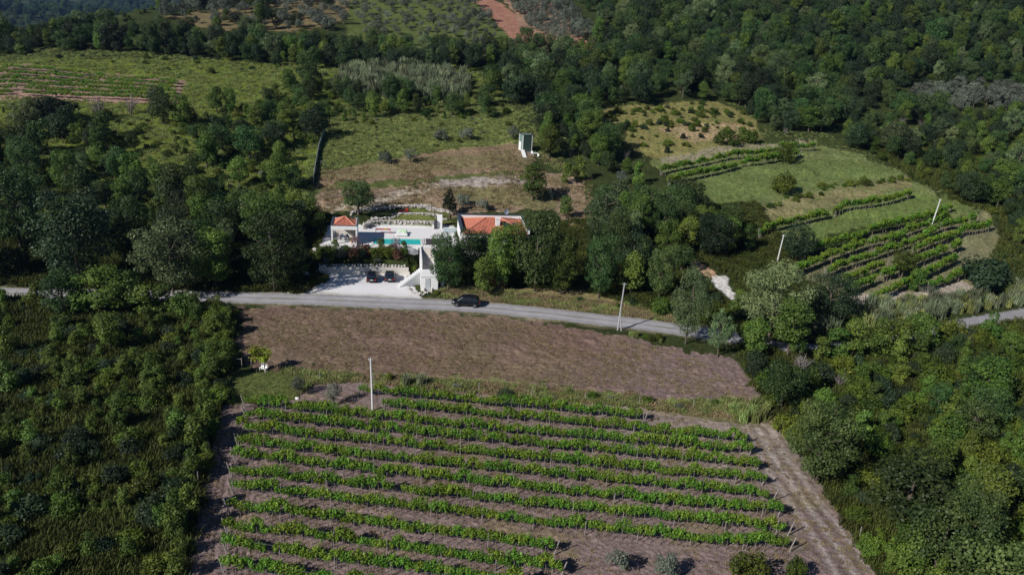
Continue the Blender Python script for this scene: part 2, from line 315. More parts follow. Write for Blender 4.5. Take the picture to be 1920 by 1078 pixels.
LM = {
 'oak': leaf_mat('oak_leaves', (.021, .050, .014), (.072, .118, .030)),
 'ash': leaf_mat('ash_leaves', (.043, .084, .014), (.130, .188, .030)),
 'grey': leaf_mat('poplar_leaves', (.068, .105, .040), (.148, .198, .082)),
 'dark': leaf_mat('dark_leaves', (.016, .034, .015), (.042, .064, .025)),
 'olive': leaf_mat('olive_leaves', (.085, .105, .075), (.155, .175, .135), .1),
 'shrub': leaf_mat('shrub_leaves', (.031, .062, .008), (.120, .162, .018)),
 'yellow': leaf_mat('yellow_leaves', (.20, .24, .02), (.34, .36, .04), .3),
 'rust': leaf_mat('rusty_leaves', (.16, .075, .040), (.22, .13, .07)),
 'pink': leaf_mat('flower_leaves', (.14, .085, .10), (.26, .16, .19)),
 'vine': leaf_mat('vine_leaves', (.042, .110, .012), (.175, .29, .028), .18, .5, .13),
 'cane': leaf_mat('cane_leaves', (.13, .165, .085), (.22, .25, .15), .2),
 'grass': leaf_mat('grass_blades', (.14, .185, .045), (.30, .34, .12), .25, .7),
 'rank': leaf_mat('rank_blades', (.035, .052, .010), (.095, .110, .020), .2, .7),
 'dry': leaf_mat('dry_blades', (.22, .17, .085), (.33, .27, .15), .15, .8),
 'twig': leaf_mat('grey_twigs', (.15, .13, .12), (.22, .19, .18), .0, .9),
 'bark': mat('bark', (.10, .08, .06), .9, bump=.4, scale=8),
}
# ------------------------------------------------------------------ mesh helpers
def mk_mesh(name, V, F, m, tint=None, smooth=False):
    me = bpy.data.meshes.new(name); V = np.asarray(V, np.float32)
    F = [np.asarray(f, np.int32) for f in (F if isinstance(F, list) else [F])]
    tot = sum(f.size for f in F); me.vertices.add(len(V)); me.vertices.foreach_set('co', V.ravel())
    me.loops.add(tot); me.loops.foreach_set('vertex_index', np.concatenate([f.ravel() for f in F]))
    n = sum(len(f) for f in F); me.polygons.add(n)
    lt = np.concatenate([np.full(len(f), f.shape[1]) for f in F]); ls = np.concatenate([[0], np.cumsum(lt)[:-1]])
    me.polygons.foreach_set('loop_start', ls); me.polygons.foreach_set('loop_total', lt)
    me.update(calc_edges=True)
    if smooth: me.polygons.foreach_set('use_smooth', np.ones(n, bool))
    if tint is not None:
        a = me.attributes.new('tint', 'FLOAT', 'FACE'); a.data.foreach_set('value', np.asarray(tint, np.float32))
    me.materials.append(m); return me
def leaves(P, N, size, r):
    n = len(P); N = N/np.linalg.norm(N, axis=1)[:, None]
    t = r.normal(size=(n, 3)); t -= (t*N).sum(1)[:, None]*N; t /= np.linalg.norm(t, axis=1)[:, None]
    b = np.cross(N, t); l = size*r.uniform(.6, 1.35, n)[:, None]; w_ = l*r.uniform(.5, .85, n)[:, None]
    V = np.stack([P-t*l*.5, P+b*w_*.5-N*l*.12, P+t*l*.5-N*l*.10, P-b*w_*.5-N*l*.12], 1).reshape(-1, 3)
    return V, np.arange(n*4).reshape(n, 4)
def crown(name, m, seed, rx, rz, cz, nl, lr, n, size, shape='round', up=.25, hole=.0):
    r = np.random.default_rng(seed); C = []; R = []
    for i in range(nl):
        d = r.normal(size=3); d /= np.linalg.norm(d); q = r.uniform(.35, 1)**.6
        z = d[2]*q
        wd = 1.0
        if shape == 'cone': wd = max(.12, (1-(z+1)/2)*1.25)
        if shape == 'dome': z = abs(z)*1.0-.15; wd = 1
        if shape == 'egg': wd = 1.05-.38*(z+1)/2
        C.append((d[0]*q*rx*wd*.78, d[1]*q*rx*wd*.78, cz+z*rz*.78)); R.append(r.uniform(*lr)*(wd if shape == 'cone' else 1))
    C = np.array(C); R = np.array(R)
    li = r.choice(nl, n*3, p=R**2/(R**2).sum()); d = r.normal(size=(n*3, 3)); d /= np.linalg.norm(d, axis=1)[:, None]
    P = C[li]+d*(R[li]*r.uniform(.70, 1.06, n*3))[:, None]*np.array([1, 1, .85])
    D = np.linalg.norm((P[:, None]-C[None]), axis=2)/R[None]; ins = (D < .72).sum(1)
    keep = (ins == 0) | (r.uniform(size=n*3) < .10)
    keep &= (P[:, 2] > .08) & ~((d[:, 2] < -.6) & (r.uniform(size=n*3) < .6))
    P = P[keep][:n]; d = d[keep][:n]; li = li[keep][:n]
    # a few sprigs beyond the outline
    k = r.uniform(size=len(P)) < .12; P[k] += (d[k]+[0, 0, .6])*r.uniform(.1, .9, k.sum())[:, None]*size*2
    N = d*.75+r.normal(size=P.shape)*.45+np.array([0, 0, up])
    V, F = leaves(P, N, size, r)
    lt = r.uniform(0, .6, nl)
    return mk_mesh(name, V, F, m, np.clip(lt[li]+r.uniform(-.1, .45, len(P)), 0, 1))
def tube(pts, rad, sides=6):
    V = []; F = []; pts = [np.array(p, float) for p in pts]
    for i, p in enumerate(pts):
        a = pts[max(0, i-1)]; b = pts[min(len(pts)-1, i+1)]; d = b-a; d /= np.linalg.norm(d)+1e-9
        u = np.cross(d, [0, 0, 1.] if abs(d[2]) < .9 else [1., 0, 0]); u /= np.linalg.norm(u); v = np.cross(d, u)
        for k in range(sides):
            q = 2*math.pi*k/sides; V.append(p+rad[i]*(math.cos(q)*u+math.sin(q)*v))
    n = sides
    for i in range(len(pts)-1):
        for k in range(n): F.append((i*n+k, i*n+(k+1) % n, (i+1)*n+(k+1) % n, (i+1)*n+k))
    return V, F
def joinT(parts):
    V = []; F = []; o = 0
    for v, f in parts: V += list(v); F += [tuple(i+o for i in q) for q in f]; o += len(v)
    return np.array(V), np.array(F)
def trunk(name, seed, h, r0, spread, limbs=5, multi=1):
    r = np.random.default_rng(seed); parts = []
    for mth in range(multi):
        bx, by = (0, 0) if multi == 1 else r.uniform(-.5, .5, 2)
        top = np.array([bx+r.uniform(-.3, .3), by+r.uniform(-.3, .3), h])
        parts.append(tube([(bx, by, -.5), (bx, by, .1), (bx+r.uniform(-.1, .1), by, h*.45), top*[.6, .6, .8], top], [r0*1.3, r0, r0*.8, r0*.55, r0*.2]))
        for i in range(limbs):
            z = h*r.uniform(.3, .75); a = r.uniform(0, 6.28); e = np.array([math.cos(a)*spread, math.sin(a)*spread, z+spread*r.uniform(.5, 1.1)])
            parts.append(tube([(bx, by, z), (bx+e[0]*.5, by+e[1]*.5, z+(e[2]-z)*.4), e], [r0*.5, r0*.32, r0*.1], 5))
    V, F = joinT(parts); return mk_mesh(name, V, F, LM['bark'])
def rod_mesh(name, m, seed, h, spread, n=30):      # bare twiggy bush
    r = np.random.default_rng(seed); parts = []
    for i in range(n):
        a = r.uniform(0, 6.28); q = r.uniform(.2, 1)*spread; e = np.array([math.cos(a)*q, math.sin(a)*q, h*r.uniform(.6, 1)])
        parts.append(tube([(0, 0, 0), e*[.35, .35, .5], e], [.05, .035, .012], 4))
        for j in range(3):
            s = e*r.uniform(.4, .9); t2 = s+r.normal(size=3)*[.3, .3, .2]+[0, 0, .35]; parts.append(tube([s, t2], [.022, .008], 3))
    V, F = joinT(parts); return mk_mesh(name, V, F, m, np.full(len(F), .5))
def cane_mesh(name, m, seed, h, rad, n=90, w_=.07, droop=.35):
    r = np.random.default_rng(seed); V = []; F = []; T = []
    for i in range(n):
        a, q = r.uniform(0, 6.28), rad*math.sqrt(r.uniform()); x, y = math.cos(a)*q, math.sin(a)*q
        hh = h*r.uniform(.65, 1.05); b = r.uniform(0, 6.28); dx, dy = math.cos(b), math.sin(b); lean = r.uniform(.05, droop)
        ww = w_*r.uniform(.6, 1.2); px_, py_ = -dy*ww, dx*ww; o = len(V)
        for s, wk in ((0, 1), (.45, .9), (.8, .7), (1, .12)):
            L_ = lean*hh*s*s; zz = hh*s-(.25*lean*hh*s**3); V += [(x+dx*L_-px_*wk, y+dy*L_-py_*wk, zz), (x+dx*L_+px_*wk, y+dy*L_+py_*wk, zz)]
        for k in range(3): F.append((o+2*k, o+2*k+1, o+2*k+3, o+2*k+2)); T.append(r.uniform(0, 1))
    return mk_mesh(name, V, np.array(F), m, T)

# crown library: kind -> list of (crown mesh, trunk mesh or None, nominal height, nominal width)
LIB = {}
def lib(kind, cr, tr, h, wd): LIB.setdefault(kind, []).append((cr, tr, h, wd))
for i in range(4): lib('oak', crown('oak_crown', LM['oak'], 10+i, 3.1, 3.9, 4.2, 30, (.65, 1.35), 4600, .27), trunk('trunk', 50+i, 5.2, .2, 1.5), 8.2, 6.2)
for i in range(3): lib('ash', crown('ash_crown', LM['ash'], 20+i, 2.6, 4.0, 4.2, 30, (.5, 1.15), 4200, .26, 'egg'), trunk('trunk', 60+i, 6, .15, 1.2), 8.4, 5.2)
for i in range(3): lib('grey', crown('poplar_crown', LM['grey'], 30+i, 3.3, 4.4, 4.7, 44, (.4, .95), 4800, .24), trunk('trunk', 70+i, 7.5, .18, 2.2, 9), 9.3, 6.8)
for i in range(3): lib('dark', crown('dark_crown', LM['dark'], 40+i, 3.2, 3.5, 3.8, 28, (.7, 1.4), 4400, .27), trunk('trunk', 80+i, 5, .18, 1.5), 7.5, 6.4)
BIG = {'oak': [], 'ash': [], 'grey': [], 'dark': []}
for i in range(2):
    for k_, mn, c1, c2, sh in (('oak', 'oak', 60, 11500, 'round'), ('ash', 'ash', 60, 11000, 'egg'), ('grey', 'grey', 85, 11500, 'round'), ('dark', 'dark', 60, 11000, 'round')):
        h_ = LIB[k_][0][2]; w_n = LIB[k_][0][3]
        BIG[k_].append((crown(k_+'_big_crown', LM[mn], 500+i*7+c1, w_n/2*.97, h_*.48, h_*.5, c1, (.38, .95), c2, .165, sh), trunk('trunk', 520+i, h_*.8, .13, 2.0, 10), h_, w_n))
for i in range(3): lib('olive', crown('olive_crown', LM['olive'], 90+i, 2.0, 1.6, 2.3, 18, (.4, .75), 1700, .20), trunk('trunk', 95+i, 2.3, .14, .9, 5), 3.9, 4.0)
for i in range(5): lib('shrub', crown('shrub_leaves', LM['shrub'], 110+i, 1.9, 2.1, .8, 26, (.3, .72), 2300, .21, 'dome', .35), None, 2.6, 3.6)
for i in range(2): lib('darkshrub', crown('shrub_leaves', LM['dark'], 120+i, 1.9, 1.9, .8, 24, (.3, .72), 2200, .21, 'dome'), None, 2.5, 3.6)
for i in range(3): lib('tallshrub', crown('shrub_leaves', LM['ash'], 125+i, 1.25, 2.9, 2.0, 26, (.25, .62), 2100, .21, 'egg'), None, 4.6, 2.8)
for i in range(2): lib('greyshrub', crown('shrub_leaves', LM['olive'], 130+i, 1.5, 1.3, .6, 18, (.25, .5), 1300, .16, 'dome'), None, 1.9, 2.8)
for i in range(2): lib('conifer', crown('conifer_crown', LM['dark'], 140+i, 2.0, 4.0, 4.1, 34, (.5, .9), 2600, .26, 'cone'), trunk('trunk', 145+i, 6, .13, .6), 7.8, 3.4)
for i in range(2): lib('young', crown('yellow_crown', LM['yellow'], 150+i, .85, 1.15, 2.6, 9, (.3, .5), 520, .26), trunk('trunk', 155+i, 2.4, .05, .4, 3), 3.9, 1.9)
lib('rust', crown('rusty_leaves', LM['rust'], 160, 1.7, 1.7, 1.3, 12, (.4, .8), 600, .33), None, 3.0, 3.2)
for i in range(2): lib('pink', crown('flower_leaves', LM['pink'], 165+i, 1.1, 1.6, 1.3, 12, (.3, .55), 600, .22), None, 2.8, 2.2)
for i in range(2): lib('twig', rod_mesh('twig_bush', LM['twig'], 170+i, 3.2, 1.6), None, 3.2, 3.0)
for i in range(3): lib('cane', cane_mesh('cane_leaves', LM['cane'], 180+i, 3.4, .9), None, 3.2, 2.6)
for i in range(3): lib('greencane', cane_mesh('cane_leaves', LM['grass'], 185+i, 2.6, .9), None, 2.5, 2.4)
for i in range(3): lib('grass', cane_mesh('grass_blades', LM['grass'], 190+i, .55, .5, 34, .035, .8), None, .5, 1.2)
for i in range(3): lib('rankgrass', cane_mesh('rank_blades', LM['rank'], 197+i, .75, .6, 44, .035, .7), None, .7, 1.3)
for i in range(3): lib('drygrass', cane_mesh('dry_blades', LM['dry'], 195+i, .4, .45, 30, .03, .9), None, .4, 1.1)
NAMES = {'oak': ('broadleaf_tree', 'tree', 'dark green broadleaf tree'), 'ash': ('broadleaf_tree', 'tree', 'mid green egg shaped broadleaf tree'), 'grey': ('poplar_tree', 'tree', 'airy grey green poplar tree'),
         'dark': ('dark_tree', 'tree', 'very dark dense round tree'), 'olive': ('olive_tree', 'olive tree', 'silvery olive tree'), 'shrub': ('shrub', 'shrub', 'green leafy shrub'),
         'darkshrub': ('shrub', 'shrub', 'dark green shrub'), 'tallshrub': ('upright_shrub', 'shrub', 'tall upright green shrub'), 'greyshrub': ('grey_shrub', 'shrub', 'grey green shrub'),
         'conifer': ('conifer_tree', 'tree', 'narrow pointed dark conifer'), 'young': ('young_tree', 'tree', 'young tree with yellow green leaves'), 'rust': ('rusty_shrub', 'shrub', 'rusty brown dried shrub'),
         'pink': ('flowering_shrub', 'shrub', 'purple pink flowering shrub'), 'twig': ('bare_bush', 'bush', 'bare grey twiggy bush'), 'cane': ('cane_clump', 'reeds', 'pale green cane clump'), 'greencane': ('reed_clump', 'reeds', 'green reed clump')}

# ------------------------------------------------------------------ builders of things
def empty(name, loc, rz=0.):
    o = bpy.data.objects.new(name, None); COL.objects.link(o); o.location = loc; o.rotation_euler = (0, 0, rz); o.empty_display_size = .3; return o
def tag(o, label, cat=None, group=None, kind=None):
    if label: o['label'] = label
    if cat: o['category'] = cat
    if group: o['group'] = group
    if kind: o['kind'] = kind
    return o
def plant(kind, x, y, s, label, group=None, sxy=None, var=None, dz=0.):
    L_ = BIG[kind] if (kind in BIG and s > 1.25) else LIB[kind]; cr, tr, h, wd = L_[random.randrange(len(L_)) if var is None else var % len(L_)]
    nm, cat, _ = NAMES[kind]
    z = float(H(x, y))+dz; sx = s if sxy is None else sxy; rz = random.uniform(0, 6.28)
    if tr is None:
        o = bpy.data.objects.new(nm, cr); COL.objects.link(o); o.location = (x, y, z); o.rotation_euler = (random.uniform(-.07, .07), random.uniform(-.07, .07), rz); o.scale = (sx, sx*random.uniform(.85, 1.15), s)
    else:
        o = empty(nm, (x, y, z), rz); o.scale = (sx, sx, s)
        for n_, m_ in (('crown', cr), ('trunk', tr)):
            c = bpy.data.objects.new(n_, m_); COL.objects.link(c); c.parent = o
    return tag(o, label, cat, group)
def plantpx(kind, px, base, top, wpx, label, group=None, var=None):   # a plant whose foot is seen at (px, base), its top at row top
    p = G(px, base); d = math.dist((0, 0, CAMZ), p); dep = math.asin((CAMZ-p[2])/d)
    hm = (base-top)*d/FPX/math.cos(dep)-.0; wm = wpx*d/FPX
    cr, tr, h, wd = LIB[kind][0]
    hm = max(hm-.15*wm*math.tan(dep), hm*.7)*1.04
    RES.append((p[0], p[1], wm*.42))
    return plant(kind, p[0], p[1], hm/h, label, group, wm/wd, var)
RES = []                                                     # circles kept free of scattered plants
_src = {}
def scatter_stuff(name, label, kinds, X, Y, S, RZ=None, dz=-.05):
    """one object of instances for what nobody could count"""
    n = len(X)
    if n == 0: return
    objs = []
    for k in kinds:
        for (cr, tr, h, wd) in LIB[k]:
            if cr.name not in _src: _src[cr.name] = bpy.data.objects.new('plant_source', cr)
            objs.append(_src[cr.name])
    me = bpy.data.meshes.new(name); me.vertices.add(n)
    X = np.asarray(X, float); Y = np.asarray(Y, float); S = np.asarray(S, float)
    me.vertices.foreach_set('co', np.stack([X, Y, H(X, Y)+dz], 1).astype(np.float32).ravel())
    s3 = np.stack([S*rng.uniform(.75, 1.25, n), S*rng.uniform(.75, 1.25, n), S*rng.uniform(.8, 1.3, n)], 1)
    a = me.attributes.new('size3', 'FLOAT_VECTOR', 'POINT'); a.data.foreach_set('vector', s3.astype(np.float32).ravel())
    a = me.attributes.new('turn', 'FLOAT_VECTOR', 'POINT'); t3 = np.zeros((n, 3)); t3[:, 2] = rng.uniform(0, 6.28, n); t3[:, :2] = rng.uniform(-.12, .12, (n, 2)); a.data.foreach_set('vector', t3.astype(np.float32).ravel())
    a = me.attributes.new('pick', 'INT', 'POINT'); a.data.foreach_set('value', rng.integers(0, len(objs), n).astype(np.int32))
    o = bpy.data.objects.new(name, me); COL.objects.link(o); tag(o, label, kind='stuff')
    ng = bpy.data.node_groups.new('scatter_'+name, 'GeometryNodeTree')
    ng.interface.new_socket('Geometry', in_out='INPUT', socket_type='NodeSocketGeometry'); ng.interface.new_socket('Geometry', in_out='OUTPUT', socket_type='NodeSocketGeometry')
    N = ng.nodes; gi = N.new('NodeGroupInput'); go = N.new('NodeGroupOutput'); iop = N.new('GeometryNodeInstanceOnPoints'); g2i = N.new('GeometryNodeGeometryToInstance') 
    jn = N.new('GeometryNodeJoinGeometry')
    for ob in objs:
        oi = N.new('GeometryNodeObjectInfo'); oi.inputs['Object'].default_value = ob; oi.inputs['As Instance'].default_value = True
        ng.links.new(oi.outputs['Geometry'], jn.inputs[0])
    N.remove(g2i)
    def attr(nm_, ty):
        q = N.new('GeometryNodeInputNamedAttribute'); q.data_type = ty; q.inputs['Name'].default_value = nm_; return q.outputs['Attribute']
    ng.links.new(gi.outputs[0], iop.inputs['Points']); ng.links.new(jn.outputs[0], iop.inputs['Instance'])
    iop.inputs['Pick Instance'].default_value = True
    ng.links.new(attr('pick', 'INT'), iop.inputs['Instance Index']); ng.links.new(attr('size3', 'FLOAT_VECTOR'), iop.inputs['Scale'])
    e2r = N.new('FunctionNodeEulerToRotation'); ng.links.new(attr('turn', 'FLOAT_VECTOR'), e2r.inputs[0]); ng.links.new(e2r.outputs[0], iop.inputs['Rotation'])
    ng.links.new(iop.outputs[0], go.inputs[0])
    md = o.modifiers.new('scatter', 'NODES'); md.node_group = ng
    return o
class MB:
    def __init__(s): s.v = []; s.f = []
    def box(s, x0, x1, y0, y1, z0, z1, rz=0., c=None):
        o = len(s.v); P = [(x, y, z) for z in (z0, z1) for x, y in ((x0, y0), (x1, y0), (x1, y1), (x0, y1))]
        if rz:
            cx, cy = c if c else ((x0+x1)/2, (y0+y1)/2)
            P = [(cx+(x-cx)*math.cos(rz)-(y-cy)*math.sin(rz), cy+(x-cx)*math.sin(rz)+(y-cy)*math.cos(rz), z) for x, y, z in P]
        s.v += P; s.f += [(o, o+3, o+2, o+1), (o+4, o+5, o+6, o+7), (o, o+1, o+5, o+4), (o+1, o+2, o+6, o+5), (o+2, o+3, o+7, o+6), (o+3, o, o+4, o+7)]; return s
    def poly(s, P):
        o = len(s.v); s.v += [tuple(p) for p in P]; s.f.append(tuple(range(o, o+len(P)))); return s
    def tube(s, pts, rad, n=6):
        if not hasattr(rad, '__len__'): rad = [rad]*len(pts)
        v, f = tube(pts, rad, n); o = len(s.v); s.v += [tuple(p) for p in v]; s.f += [tuple(i+o for i in q) for q in f]
        s.f.append(tuple(range(o+n-1, o-1, -1))); s.f.append(tuple(range(o+len(v)-n, o+len(v)))); return s
    def prism(s, P, z0, z1):
        o = len(s.v); n = len(P); s.v += [(x, y, z0) for x, y in P]+[(x, y, z1) for x, y in P]
        s.f.append(tuple(range(o+n-1, o-1, -1))); s.f.append(tuple(range(o+n, o+2*n)))
        for i in range(n): s.f.append((o+i, o+(i+1) % n, o+n+(i+1) % n, o+n+i))
        return s
    def rock(s, x, y, z, r, q, fl=.7):
        t = (1+5**.5)/2; P = np.array([(-1, t, 0), (1, t, 0), (-1, -t, 0), (1, -t, 0), (0, -1, t), (0, 1, t), (0, -1, -t), (0, 1, -t), (t, 0, -1), (t, 0, 1), (-t, 0, -1), (-t, 0, 1)])/1.9
        F = [(0, 11, 5), (0, 5, 1), (0, 1, 7), (0, 7, 10), (0, 10, 11), (1, 5, 9), (5, 11, 4), (11, 10, 2), (10, 7, 6), (7, 1, 8), (3, 9, 4), (3, 4, 2), (3, 2, 6), (3, 6, 8), (3, 8, 9), (4, 9, 5), (2, 4, 11), (6, 2, 10), (8, 6, 7), (9, 8, 1)]
        P = P*q.uniform(.72, 1.25, (12, 1))*np.array([q.uniform(.8, 1.4), q.uniform(.8, 1.2), fl*q.uniform(.8, 1.2)])*r
        a = q.uniform(0, 6.28); P = P@np.array([[math.cos(a), math.sin(a), 0], [-math.sin(a), math.cos(a), 0], [0, 0, 1]])
        o = len(s.v); s.v += [tuple(p+np.array([x, y, z])) for p in P]; s.f += [tuple(i+o for i in f) for f in F]; return s
    def build(s, name, m, parent=None, smooth=False, bevel=0., loc=None, rz=0.):
        me = bpy.data.meshes.new(name); me.from_pydata(s.v, [], s.f); me.update(); me.materials.append(m)
        if smooth: me.polygons.foreach_set('use_smooth', [True]*len(me.polygons))
        o = bpy.data.objects.new(name, me); COL.objects.link(o)
        if parent: o.parent = parent
        if loc: o.location = loc; o.rotation_euler = (0, 0, rz)
        if bevel:
            b = o.modifiers.new('b', 'BEVEL'); b.width = bevel; b.segments = 2; b.limit_method = 'ANGLE'
        return o
make_terrain()
exec_parts = []
# ------------------------------------------------------------------ materials for built things
WHITE = mat('white_render', (.80, .80, .79), .7, var=.05, scale=1.2); GREYM = mat('dark_metal', (.05, .055, .065), .45, .3)
CREAM = mat('cream_render', (.62, .58, .52), .8, var=.10, scale=.8); TILE = mat('terracotta', (.46, .155, .095), .75, var=.25, scale=2.5)
TILE2 = mat('terracotta_ridge', (.58, .24, .15), .75, var=.15); DARKP = mat('dark_coping_and_shade', (.045, .06, .085), .5)
GLASS = mat('window_glass', (.03, .05, .08), .08, 0, .05, spec=.8); STONE = mat('pale_stone', (.50, .47, .44), .85, var=.25, scale=2., bump=.3)
CONC = mat('concrete', (.42, .41, .40), .85, var=.12); POLEM = mat('pole_concrete', (.62, .61, .60), .8, var=.08, scale=1)
WOOD = mat('weathered_wood', (.20, .17, .15), .85, var=.25, scale=4); REDM = mat('red_paint', (.50, .03, .02), .4)
BLACKP = mat('black_paint', (.006, .007, .010), .16, .0, .03, spec=.6); NAVYP = mat('graphite_paint', (.025, .033, .045), .18, .3, .03)
TYRE = mat('tyre_rubber', (.012, .012, .012), .8); RIM = mat('alloy_rim', (.35, .36, .38), .35, .9); CHROME = mat('chrome', (.6, .6, .62), .2, 1.)
CGLASS = mat('car_glass', (.012, .018, .028), .05, 0, .02, spec=1.); LAMPW = mat('headlamp', (.6, .62, .65), .15); LAMPR = mat('tail_lamp', (.35, .01, .01), .2)
PLATE = mat('number_plate', (.75, .75, .72), .5); BARKM = LM['bark']; VWOOD = mat('vine_wood', (.19, .155, .135), .95, var=.2, scale=6)
POSTM = mat('post_wood', (.25, .225, .21), .9, var=.2, scale=5); WIRE = mat('wire', (.30, .30, .31), .5, .8)
STEEL = mat('pale_metal', (.55, .58, .60), .45, .2); GREENM = mat('green_sheet', (.16, .24, .21), .5); PLAST = mat('white_plastic', (.82, .82, .80), .4, var=.02)
LIME = mat('pale_green_fabric', (.55, .72, .50), .8, var=.08); FABRIC = mat('dark_fabric', (.05, .05, .07), .8); BLUEF = mat('blue_fabric', (.05, .10, .22), .8)
POOLT = mat('pool_tiles', (.10, .42, .38), .4, var=.06); NET = mat('green_net', (.12, .26, .22), .7)
# ------------------------------------------------------------------ vine rows
r_ = np.random.default_rng(77)
VINES = []
for i in range(6):
    q = np.random.default_rng(300+i); n = 440
    nl = 12; C = np.stack([np.linspace(-.55, .55, nl)+q.uniform(-.1, .1, nl), q.uniform(-.16, .16, nl), 1.28+q.uniform(-.28, .34, nl)], 1); R = q.uniform(.24, .33, nl)
    li = q.integers(0, nl, n); d = q.normal(size=(n, 3)); d /= np.linalg.norm(d, axis=1)[:, None]
    P = C[li]+d*R[li][:, None]*q.uniform(.6, 1.1, n)[:, None]
    k = q.uniform(size=n) < .10; P[k, 2] += q.uniform(.05, .22, k.sum()); 
    N = d*.7+q.normal(size=(n, 3))*.4+[0, 0, .3]
    V, F = leaves(P, N, .18, q)
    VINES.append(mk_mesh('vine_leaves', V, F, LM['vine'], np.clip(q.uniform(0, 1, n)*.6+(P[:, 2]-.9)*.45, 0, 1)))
_v, _f = tube([(0, 0, -.1), (.03, .02, .35), (-.03, 0, .7), (.02, 0, 1.1)], [.045, .035, .03, .025], 5)
STEM = mk_mesh('vine_stem', np.array(_v), np.array(_f), VWOOD)
def post_mesh(h, r, lean=0., m=POSTM, nm='post'):
    v, f = tube([(0, 0, -.3), (lean*.5, 0, h*.5), (lean, 0, h)], [r, r*.95, r*.9], 6); f = list(f)
    me = bpy.data.meshes.new(nm); me.from_pydata([tuple(p) for p in v], [], [tuple(q) for q in f]+[tuple(range(12, 18))]); me.materials.append(m); return me
POST = post_mesh(1.75, .05); ENDL = post_mesh(1.75, .075, -.45); ENDR = post_mesh(1.75, .075, .45)
def vine_row(pts, label, group, step=.95, sz=1., dz=1.15, end=True, skip=.008, broken=None, parts=True, tight=1.):
    W3 = [G(a, b, dz*sz) for a, b in pts]; P = smooth_line([p[:2] for p in W3], 2)
    seg = np.hypot(*np.diff(P, axis=0).T); cum = np.concatenate([[0], np.cumsum(seg)]); Lt = cum[-1]
    root = empty('vine_row', (P[0][0], P[0][1], float(H(*P[0])))); R0 = np.array(root.location)
    tag(root, label, 'vine row', group)
    def at(s):
        i = min(max(np.searchsorted(cum, s)-1, 0), len(seg)-1); t = (s-cum[i])/seg[i]; p = P[i]*(1-t)+P[i+1]*t; d = P[i+1]-P[i]
        return p[0], p[1], math.atan2(d[1], d[0])
    def put(nm, me, s, sc_=(1, 1, 1), off=0., rz=0., zz=0.):
        x, y, a = at(s); x += -math.sin(a)*off; y += math.cos(a)*off
        o = bpy.data.objects.new(nm, me); COL.objects.link(o); o.parent = root; o.location = (x-R0[0], y-R0[1], float(H(x, y))-R0[2]+zz); o.rotation_euler = (0, 0, a+rz); o.scale = sc_; return o
    s = .3; n = 0
    while s < Lt-.2:
        if random.random() > skip and not (broken and any(b0 < s/Lt < b1 for b0, b1 in broken)):
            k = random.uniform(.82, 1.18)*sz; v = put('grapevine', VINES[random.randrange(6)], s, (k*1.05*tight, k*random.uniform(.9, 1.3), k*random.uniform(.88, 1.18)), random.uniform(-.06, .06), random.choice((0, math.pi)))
            if parts:
                st = bpy.data.objects.new('vine_stem', STEM); COL.objects.link(st); st.parent = v; st.location = (0, -.2 if v.rotation_euler[2] < 1.5 else .2, 0)
        s += step*random.uniform(.85, 1.1)*sz; n += 1
    if parts:
        s = 0.
        while s <= Lt: put('post', POST, s, (1.05, 1.05, random.uniform(.92, 1.06)*sz), -.14, random.uniform(0, 6.28)); s += 5.2
        if end: put('end_post', ENDL, -.1, (1, 1, sz)); put('end_post', ENDR, Lt-.01, (1, 1, sz))
        mb = MB(); 
        for zz in (.75, 1.5):
            pl = [(lambda q: (q[0]-R0[0], q[1]-R0[1], float(H(q[0], q[1]))-R0[2]+zz*sz))(at(x_)) for x_ in np.linspace(0, Lt, 14)]; mb.tube(pl, .008, 3)
        mb.build('wire', WIRE, root)
    return root
main_rows = [
 ([(677, 727), (900, 748), (1090, 765), (1208, 778)], 'topmost vine row starting beside the tall white pole, shortest of the upper ones'),
 ([(722, 753), (917, 772), (1280, 807), (1396, 817)], 'second vine row from the top, starting just right of the tall white pole'),
 ([(460, 750), (640, 770), (917, 798), (1280, 831), (1406, 839)], 'vine row passing the foot of the tall white pole, bordering the lawn'),
 ([(463, 774), (640, 793), (917, 820), (1280, 854), (1421, 866)], 'fourth vine row from the top, first full row below the lawn row'),
 ([(450, 798), (640, 818), (917, 845), (1280, 882), (1431, 893)], 'fifth vine row from the top of the vineyard, with a bent end post at left'),
 ([(448, 823), (640, 846), (917, 872), (1280, 908), (1451, 924)], 'sixth vine row from the top of the vineyard'),
 ([(442, 848), (640, 873), (917, 901), (1280, 939), (1461, 952)], 'seventh vine row from the top, paler leaves'),
 ([(435, 877), (640, 903), (917, 931), (1280, 969), (1480, 986)], 'eighth vine row from the top of the vineyard'),
 ([(437, 907), (640, 933), (917, 962), (1280, 1005), (1483, 1016)], 'ninth vine row from the top, last one reaching the track at right'),
 ([(430, 945), (640, 969), (850, 998), (1040, 1021)], 'tenth vine row from the top, ending short at mid field above the shorter rows'),
 ([(427, 982), (640, 1006), (850, 1038), (1053, 1062)], 'eleventh vine row from the top, ending short beside the small bushes'),
 ([(425, 1015), (640, 1047), (820, 1068), (980, 1088)], 'twelfth vine row from the top, leaving the picture at the bottom'),
 ([(420, 1053), (560, 1076), (760, 1105), (950, 1130)], 'lowest vine row, in the bottom left corner of the vineyard'),
]
for P_, lb in main_rows: vine_row(P_, lb, 'long vine rows of the main vineyard')
